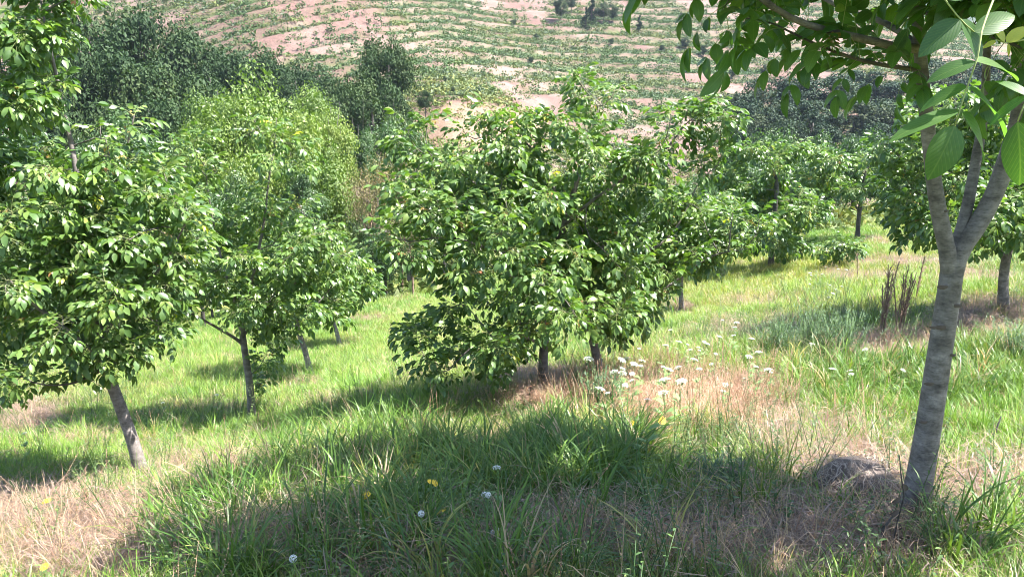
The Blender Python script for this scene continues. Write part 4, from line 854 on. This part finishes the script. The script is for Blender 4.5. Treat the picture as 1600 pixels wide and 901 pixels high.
def carrot(px, py, label, group, r, sc=1.0, tilt=.35):
    """white umbel seen at this pixel, on a stem that stands on the ground"""
    # find distance where the ground lies one stem height below
    k = r.randrange(4); h = STH[k] * sc; q = hit(px, py); y = q[1]
    for _ in range(12):
        p = P(px, py, y); y -= (gz(p[0], y) + h - p[2]) * -1.0 / .6 * .6 if False else 0
        e = p[2] - (gz(p[0], y) + h); y += e / .42 * 1.0 if abs(e) > .003 else 0
        y = max(1.5, y)
    p = P(px, py, y); root = empty('wild_carrot', (p[0], y, gz(p[0], y)), r.uniform(0, 6)); root.rotation_euler[0] = r.uniform(-.06, .06); tag(root, label, 'flower', group)
    a = bpy.data.objects.new('stem', ST[k]); a.scale = (sc,) * 3; C.objects.link(a); a.parent = root
    o = bpy.data.objects.new('umbel', UM[r.randrange(4)]); C.objects.link(o); o.parent = root; o.location = (0, 0, h); o.rotation_euler = (r.uniform(-tilt, tilt), r.uniform(-tilt, tilt), 0); s = r.uniform(.5, 1.1) * sc ** .5; o.scale = (s, s, s)
r = random.Random(3)
main = [(1010, 567), (1002, 572), (1022, 575), (986, 553), (1000, 580), (1040, 572), (960, 595), (973, 583), (982, 576), (1018, 590), (1042, 600), (1030, 552), (1013, 550), (965, 562), (950, 568), (954, 585), (935, 566), (930, 600), (916, 534), (935, 552),
        (998, 598), (1002, 609), (1022, 572), (1050, 606), (1046, 583), (960, 592)]
up = [(1075, 538), (1090, 541), (1100, 533), (1095, 547), (1105, 536), (1078, 545), (1120, 552), (1085, 560), (1112, 568), (1090, 575), (1060, 533), (1048, 515), (1128, 499), (1152, 503), (1148, 510), (1175, 528), (1146, 523), (1125, 525), (1172, 555), (1180, 572), (1185, 548), (1200, 576)]
strag = [(1165, 590), (1205, 580), (1300, 575), (1328, 578), (1352, 545), (1422, 541), (1270, 536), (1410, 577), (1330, 583), (1135, 600), (1130, 610)]
bank = [(1290, 418), (1276, 424), (1266, 426), (1260, 432), (1268, 430), (1310, 420), (1322, 421), (1298, 445), (1306, 452), (1264, 443), (1315, 447), (1283, 428), (1302, 458), (1295, 465)]
left = [(40, 675), (70, 605), (255, 628), (340, 615), (50, 600)]
for (a, b) in main: carrot(a + r.uniform(-34, 30), b + r.uniform(-16, 14), 'white flat-topped wild carrot flower in the dense group under the middle pair of trees', 'wild carrots under the middle pair', r)
for i, (a, b) in enumerate(up): carrot(a, b, 'white wild carrot flower right of the dense group, %s from the left' % nth(up, i), 'wild carrots right of the dense group', r, .8)
for i, (a, b) in enumerate(strag): carrot(a, b, 'lone white flower in lush grass left of the forked tree, %s from the left' % nth(strag, i), 'wild carrots in the lush grass', r, .6)
for i, (a, b) in enumerate(bank): carrot(a, b, 'small white flower on the bank beside the sapling, %s from the left' % nth(bank, i), 'white flowers on the far bank', r, .6)
for i, (a, b) in enumerate(left): carrot(a, b, 'small white flower behind the left trees, %s from the left' % nth(left, i), 'white flowers at the left', r, .8)
carrot(781, 730, 'single white wild carrot flower in the shaded tall grass of the foreground', None, r, .8, .2)
def puff(seed, rr=.014, mat='white'):
    g = np.random.default_rng(seed); mb = MB()
    for i in range(40):
        z = 1 - 1.6 * i / 40; a = i * 2.4; q = math.sqrt(max(0, 1 - z * z)); c = np.array((math.cos(a) * q, math.sin(a) * q, z)); s = .32; u = np.cross(c, (0, 0, 1.0)) if q > .1 else np.array((1.0, 0, 0)); u /= np.linalg.norm(u); v = np.cross(c, u)
        mb.add([rr * (c + u * s), rr * (c * 1.1 + v * s), rr * (c - u * s), rr * (c * 1.1 - v * s)], [(0, 1, 2, 3)], 0, g.random())
    return mb.mesh('head_shape', [M[mat]], False)
def daisy(seed, rr=.016, mat='yellowp'):
    mb = MB()
    for i in range(11):
        a = i * 2 * math.pi / 11; leaflet(mb, np.array((math.cos(a) * rr * .25, math.sin(a) * rr * .25, 0)), np.array((math.cos(a), math.sin(a), .25)), np.array((.01, 0, 1.0)), rr * .85, rr * .42, 3, .3, .1)
    an = np.linspace(0, 6.28, 9)[:-1]; mb.add([(0, 0, rr * .3)] + [(math.cos(k) * rr * .35, math.sin(k) * rr * .35, .001) for k in an], [(0, 1 + k, 1 + (k + 1) % 8, -1) for k in range(8)])
    return mb.mesh('flower_head_shape', [M[mat]], False)
PU = [puff(1)]; DA = [daisy(2)]
def small_flower(name, px, py, label, group, heads, h, sc, cat='flower'):
    q = hit(px, py); y = q[1]
    for _ in range(12):
        p = P(px, py, y); e = p[2] - (gz(p[0], y) + h); y = max(1.5, y + e / .42)
    p = P(px, py, y); root = empty(name, (p[0], y, gz(p[0], y))); tag(root, label, cat, group); mb = MB(); rr_ = random.Random(px)
    offs = [(rr_.uniform(-.02, .02) * (i > 0), rr_.uniform(-.02, .02) * (i > 0), h + rr_.uniform(-.02, .01) * (i > 0)) for i in range(heads[1])]
    for o_ in offs: tube(mb, [(0, 0, -.02), (o_[0] * .3, o_[1] * .3, h * .6), o_], [.002, .0015, .001], 4)
    for j in range(5): a = rr_.uniform(0, 6.28); leaflet(mb, np.array((0, 0, h * rr_.uniform(.1, .6))), np.array((math.cos(a), math.sin(a), .5)), np.array((.01, 0, 1.0)), .05, .016, 3, .6, .2)
    mb.build('stem', [M['stem']], root)
    for o_ in offs: o = bpy.data.objects.new('flower_head', heads[0]); C.objects.link(o); o.parent = root; o.location = o_; o.scale = (sc,) * 3; o.rotation_euler = (.5 + rr_.uniform(-.2, .3), rr_.uniform(-.3, .3), 0)
small_flower('yellow_wildflower', 571, 772, 'small yellow flowers alone in shaded grass, leftmost of the foreground yellow ones', 'yellow wildflowers of the foreground', (DA[0], 3), .22, .9)
small_flower('yellow_wildflower', 678, 752, 'group of four small yellow flowers in shaded grass near the middle of the foreground', 'yellow wildflowers of the foreground', (DA[0], 4), .24, .9)
small_flower('yellow_wildflower', 694, 797, 'lone small yellow flower low in the shaded grass below the yellow group', 'yellow wildflowers of the foreground', (DA[0], 1), .12, .8)
small_flower('yellow_wildflower', 1035, 655, 'larger yellow flower at the edge of the pinkish dry grass', 'yellow wildflowers of the foreground', (DA[0], 4), .26, 1.5)
small_flower('yellow_wildflower', 990, 660, 'small yellow flower just left of the larger yellow one in dry grass', 'yellow wildflowers of the foreground', (DA[0], 2), .2, 1.2)
small_flower('orange_wildflower', 72, 782, 'orange-yellow flower head at the lower left above the straw', None, (DA[0], 3), .16, 1.3)
small_flower('yellow_wildflower', 70, 885, 'pale yellow flower in the bottom left corner', None, (DA[0], 2), .15, 1.3)
small_flower('white_puff_flower', 658, 802, 'round white seed puff in the shaded foreground grass, below the yellow group', 'white puff flowers of the foreground', (PU[0], 1), .2, 1.0)
small_flower('white_puff_flower', 763, 773, 'pair of small white puff flowers right of the yellow group', 'white puff flowers of the foreground', (PU[0], 2), .24, .9)
small_flower('white_puff_flower', 776, 827, 'low white puff flower at the edge of the bare soil in the foreground', 'white puff flowers of the foreground', (PU[0], 2), .1, .8)
small_flower('white_puff_flower', 458, 872, 'pale bristly seed head at the bottom left of centre', 'white puff flowers of the foreground', (PU[0], 1), .16, 1.1)

# tall dry stalks on the right bank
def dry_plant(px, py, hpx, n, label, group, spread=8):
    b = hit(px, py); y = b[1]; s = mpp(px, py, y); root = empty('dry_stalk', b); tag(root, label, 'stalk', group); g = np.random.default_rng(px)
    for i in range(n):
        mb = MB(); h = hpx * s * g.uniform(.6, 1.05); tx, ty = g.normal(0, spread * s, 2); bx = g.normal(0, spread * s * .3)
        pts = [(bx, 0, -.03), (bx + tx * .4 + g.normal(0, .01), ty * .3, h * .5), (bx + tx, ty, h)]; tube(mb, resample(pts, h / 8)[0], .0065, 4)
        for j in range(16):
            t = g.uniform(.25, 1); c = np.array((bx + tx * t, ty * t * .9, h * t)); a = g.uniform(0, 6.28); tube(mb, [c, c + np.array((math.cos(a) * .05, math.sin(a) * .05, .07)) * g.uniform(.5, 1.3)], [.003, .004], 3)
        mb.build('stem', [M['drywood']], root)
dry_plant(1378, 528, 125, 9, 'tall brown dry stalks on the right bank, left of the two clumps', 'brown dry stalks on the right bank')
dry_plant(1403, 520, 110, 8, 'tall brown dry stalks on the right bank, right of the two clumps', 'brown dry stalks on the right bank', 10)
dry_plant(1432, 470, 70, 2, 'thin dry stalk between the tall stalks and the forked tree', 'brown dry stalks on the right bank', 12)
dry_plant(1340, 440, 55, 1, 'short thin dry stalk left of the tall brown ones', 'brown dry stalks on the right bank', 3)
b = hit(1548, 700); root = empty('dead_stick', b); tag(root, 'dark upright dead stick in the sunny grass right of the forked tree', 'stick'); mb = MB(); tube(mb, [(0, 0, -.04), (.01, 0, .1), (.035, 0, .24)], [.009, .008, .004], 6); tube(mb, [(.008, 0, .08), (-.01, .01, .13)], [.004, .002], 4); mb.build('stem', [M['barkdark']], root)
b = hit(1392, 862); root = empty('dead_stalk', b); tag(root, 'blackened dead weed stalk standing in front of the forked trunk base', 'stalk'); mb = MB(); s = mpp(1392, 862, b[1])
tube(mb, [(0, 0, -.02), (.01, 0, 50 * s), (.03, .01, 95 * s), (.0, 0, 130 * s), (-.02, 0, 165 * s)], [.004, .0035, .003, .003, .002], 5); tube(mb, [(-.03, 0, -.02), (-.05, 0, 40 * s), (.0, 0, 70 * s)], [.006, .007, .003], 5); mb.build('stem', [M['barkdark']], root)
for j in range(5): mb = MB(); a = j * 1.3; leaflet(mb, np.array((.01, 0, (30 + 22 * j) * s)), np.array((math.cos(a), -.2, -.7)), np.array((0, -1, .2)), .05, .022, 4, 1.4, .6); mb.build('withered_leaf', [M['scar']], root)

# heap of dry cuttings beside the trunk
b = hit(1335, 775); s = mpp(1335, 775, b[1]); root = empty('straw_heap', b); tag(root, 'rounded heap of grey-brown dry grass cuttings left of the forked trunk base', 'straw heap')
g = np.random.default_rng(8); mb = MB(); n = 2600
for i in range(n):
    v = g.normal(0, 1, 3); v /= np.linalg.norm(v); v[2] = abs(v[2]); rr = g.random() ** .2; c = np.array((v[0] * 85 * s, v[1] * 70 * s, v[2] * 70 * s - .01)) * rr; a = g.uniform(0, 6.28); t = np.cross(v, (math.cos(a), math.sin(a), .3)); t /= np.linalg.norm(t) + 1e-9
    l = g.uniform(.03, .11); w = np.cross(t, v) * .0016; m_ = c + t * l * .5 + v * g.uniform(-.01, .02); e = c + t * l + v * g.uniform(-.02, .02)
    mb.add([c - w, c + w, m_ + w, m_ - w, e], [(0, 1, 2, 3), (3, 2, 4, -1)], 0, g.random())
hm, t, out = newmat('heap_straw'); a = N(t, 'ShaderNodeAttribute', _attribute_name='var'); c = ramp(t, a.outputs['Fac'], [(0, (.13, .10, .08)), (.5, (.28, .22, .18)), (1, (.46, .38, .31))]); p = N(t, 'ShaderNodeBsdfPrincipled', Roughness=.9); t.links.new(c, p.inputs['Base Color']); t.links.new(p.outputs[0], out.inputs[0])
o = mb.build('straw', [hm], root); o['kind'] = 'stuff'
mb = MB(); an = np.linspace(0, 2 * math.pi, 21)[:-1]; V = [(0, 0, 60 * s)]
for q, zz in ((.5, 52), (.8, 30), (1.02, -4)): V += [(math.cos(k) * 78 * s * q, math.sin(k) * 64 * s * q, zz * s) for k in an]
F = [(0, 1 + k, 1 + (k + 1) % 20, -1) for k in range(20)] + [(1 + 20 * j + k, 21 + 20 * j + k, 21 + 20 * j + (k + 1) % 20, 1 + 20 * j + (k + 1) % 20) for j in range(2) for k in range(20)]
mb.add(V, F); mb.build('core', [flat_mat('heap_core', (.11, .08, .065))], root)

# feathery weed bushes
def weed_bush(px, py, wpx, hpx, label, seed):
    b = hit(px, py); y = b[1]; s = mpp(px, py, y); g = np.random.default_rng(seed); root = empty('weed_bush', b); tag(root, label, 'weed', 'feathery weed bushes on the right'); st = MB(); lf = MB()
    for i in range(70):
        q = g.normal(0, wpx * s * .16, 2); h = hpx * s * g.uniform(.5, 1.08); tip = np.array((q[0] * 2.2, q[1] * 2.2, h)); o_ = np.array((q[0], q[1], -.02)); m_ = (o_ + tip) / 2 + g.normal(0, .015, 3); tube(st, [o_, m_, tip], [.003, .0025, .001], 3)
        for j in range(22): t = g.uniform(.12, 1); c = o_ * (1 - t) + tip * t; a = g.uniform(0, 6.28); leaflet(lf, c, np.array((math.cos(a), math.sin(a), g.uniform(.2, 1.2))), np.array((.01, 0, 1.0)), .045, .008, 2, .4, .1, 0, g.random())
    st.build('stem', [M['stem']], root); o = lf.build('leaves', [M['weed']], root); o['kind'] = 'stuff'
M['weed'] = leaf_mat('weed_leaf', [(0, (.03, .065, .03)), (.5, (.05, .10, .045)), (1, (.09, .15, .06))], .2, .6)
weed_bush(1322, 552, 62, 72, 'dark feathery green weed bush beside the tall brown stalks, rightmost of the three', 1)
weed_bush(1268, 545, 52, 66, 'grey-green feathery weed bush in the middle of the three left of the brown stalks', 2)
weed_bush(1212, 548, 60, 52, 'lighter feathery weed bush, leftmost of the three left of the brown stalks', 3)
weed_bush(1592, 560, 60, 60, 'feathery weed bush at the right edge in front of the dark walnut tree', 4)
weed_bush(942, 650, 46, 80, 'tall narrow green weed below the white flowers right of the middle tree', 5)
weed_bush(1128, 770, 60, 50, 'low green weed clump in the dry foreground grass left of the straw heap', 6)

# broken wood on the sunny ground at right
def stick(px, py, dx, dy, label, rad=.016, name='broken_branch'):
    a, b = hit(px, py), hit(px + dx, py + dy); root = empty(name, a); tag(root, label, 'branch', 'broken branches right of the forked tree'); d = b - a; d[2] += .02; mb = MB()
    tube(mb, [np.array((0, 0, rad * .6)), d * .5 + np.array((0, 0, .03)), d + np.array((0, 0, rad))], [rad, rad * .9, rad * .5], 8); mb.build('wood', [M['wood']], root)
    mb = MB(); tube(mb, [d * .6 + np.array((0, 0, .03)), d * .75 + np.array((0.02, .05, .05))], [rad * .4, rad * .2], 5); mb.build('side_twig', [M['wood']], root)
stick(1512, 748, 46, 14, 'flat pale piece of split branch lying in the sunny grass right of the trunk', .02)
stick(1535, 745, 45, 10, 'darker bent branch piece resting just above the pale split one', .012)
stick(1490, 778, 70, -12, 'long thin pale branch lying below the split pieces right of the trunk', .009)
stick(1585, 742, 25, 16, 'short reddish branch piece at the right edge of the photo', .012)
def rock(px, py, w, label):
    b = hit(px, py); s = w * mpp(px, py, b[1]); g = np.random.default_rng(px); mb = MB(); V = []; nu, nv = 9, 6
    for i in range(nv):
        ph = -.5 + i / (nv - 1) * (math.pi / 2 + .5)
        for j in range(nu): a = j / nu * 6.283; q = s * g.uniform(.8, 1.15); V.append((math.cos(a) * math.cos(ph) * q, math.sin(a) * math.cos(ph) * q * .8, math.sin(ph) * q * .6))
    F = [(i * nu + j, i * nu + (j + 1) % nu, (i + 1) * nu + (j + 1) % nu, (i + 1) * nu + j) for i in range(nv - 1) for j in range(nu)]
    mb.add(V, F); o = mb.build('stone', [M['stone']], None, False); o.location = b; tag(o, label, 'stone', 'stones in the grass')
rock(1356, 622, 9, 'grey stone in the lush grass left of the forked tree')
rock(165, 872 if False else 870, 10, 'grey stone at the bottom left under the grass')
rock(555, 890, 12, 'bluish grey stone at the bottom edge, left of centre')

# ------------------------------------------------------------------ air
mb = MB(); box(mb, (-650, -650, -60), (1600, 1250, 185)); hz = mb.build('haze', [], None, False); m, t, out = newmat('air'); v = t.nodes.new('ShaderNodeVolumePrincipled')
v.inputs['Color'].default_value = (.68, .80, 1, 1); v.inputs['Density'].default_value = .00016; v.inputs['Anisotropy'].default_value = .2; t.links.new(v.outputs[0], out.inputs['Volume']); hz.data.materials.append(m); tag(hz, 'thin bluish summer haze over the valley', kind='stuff')
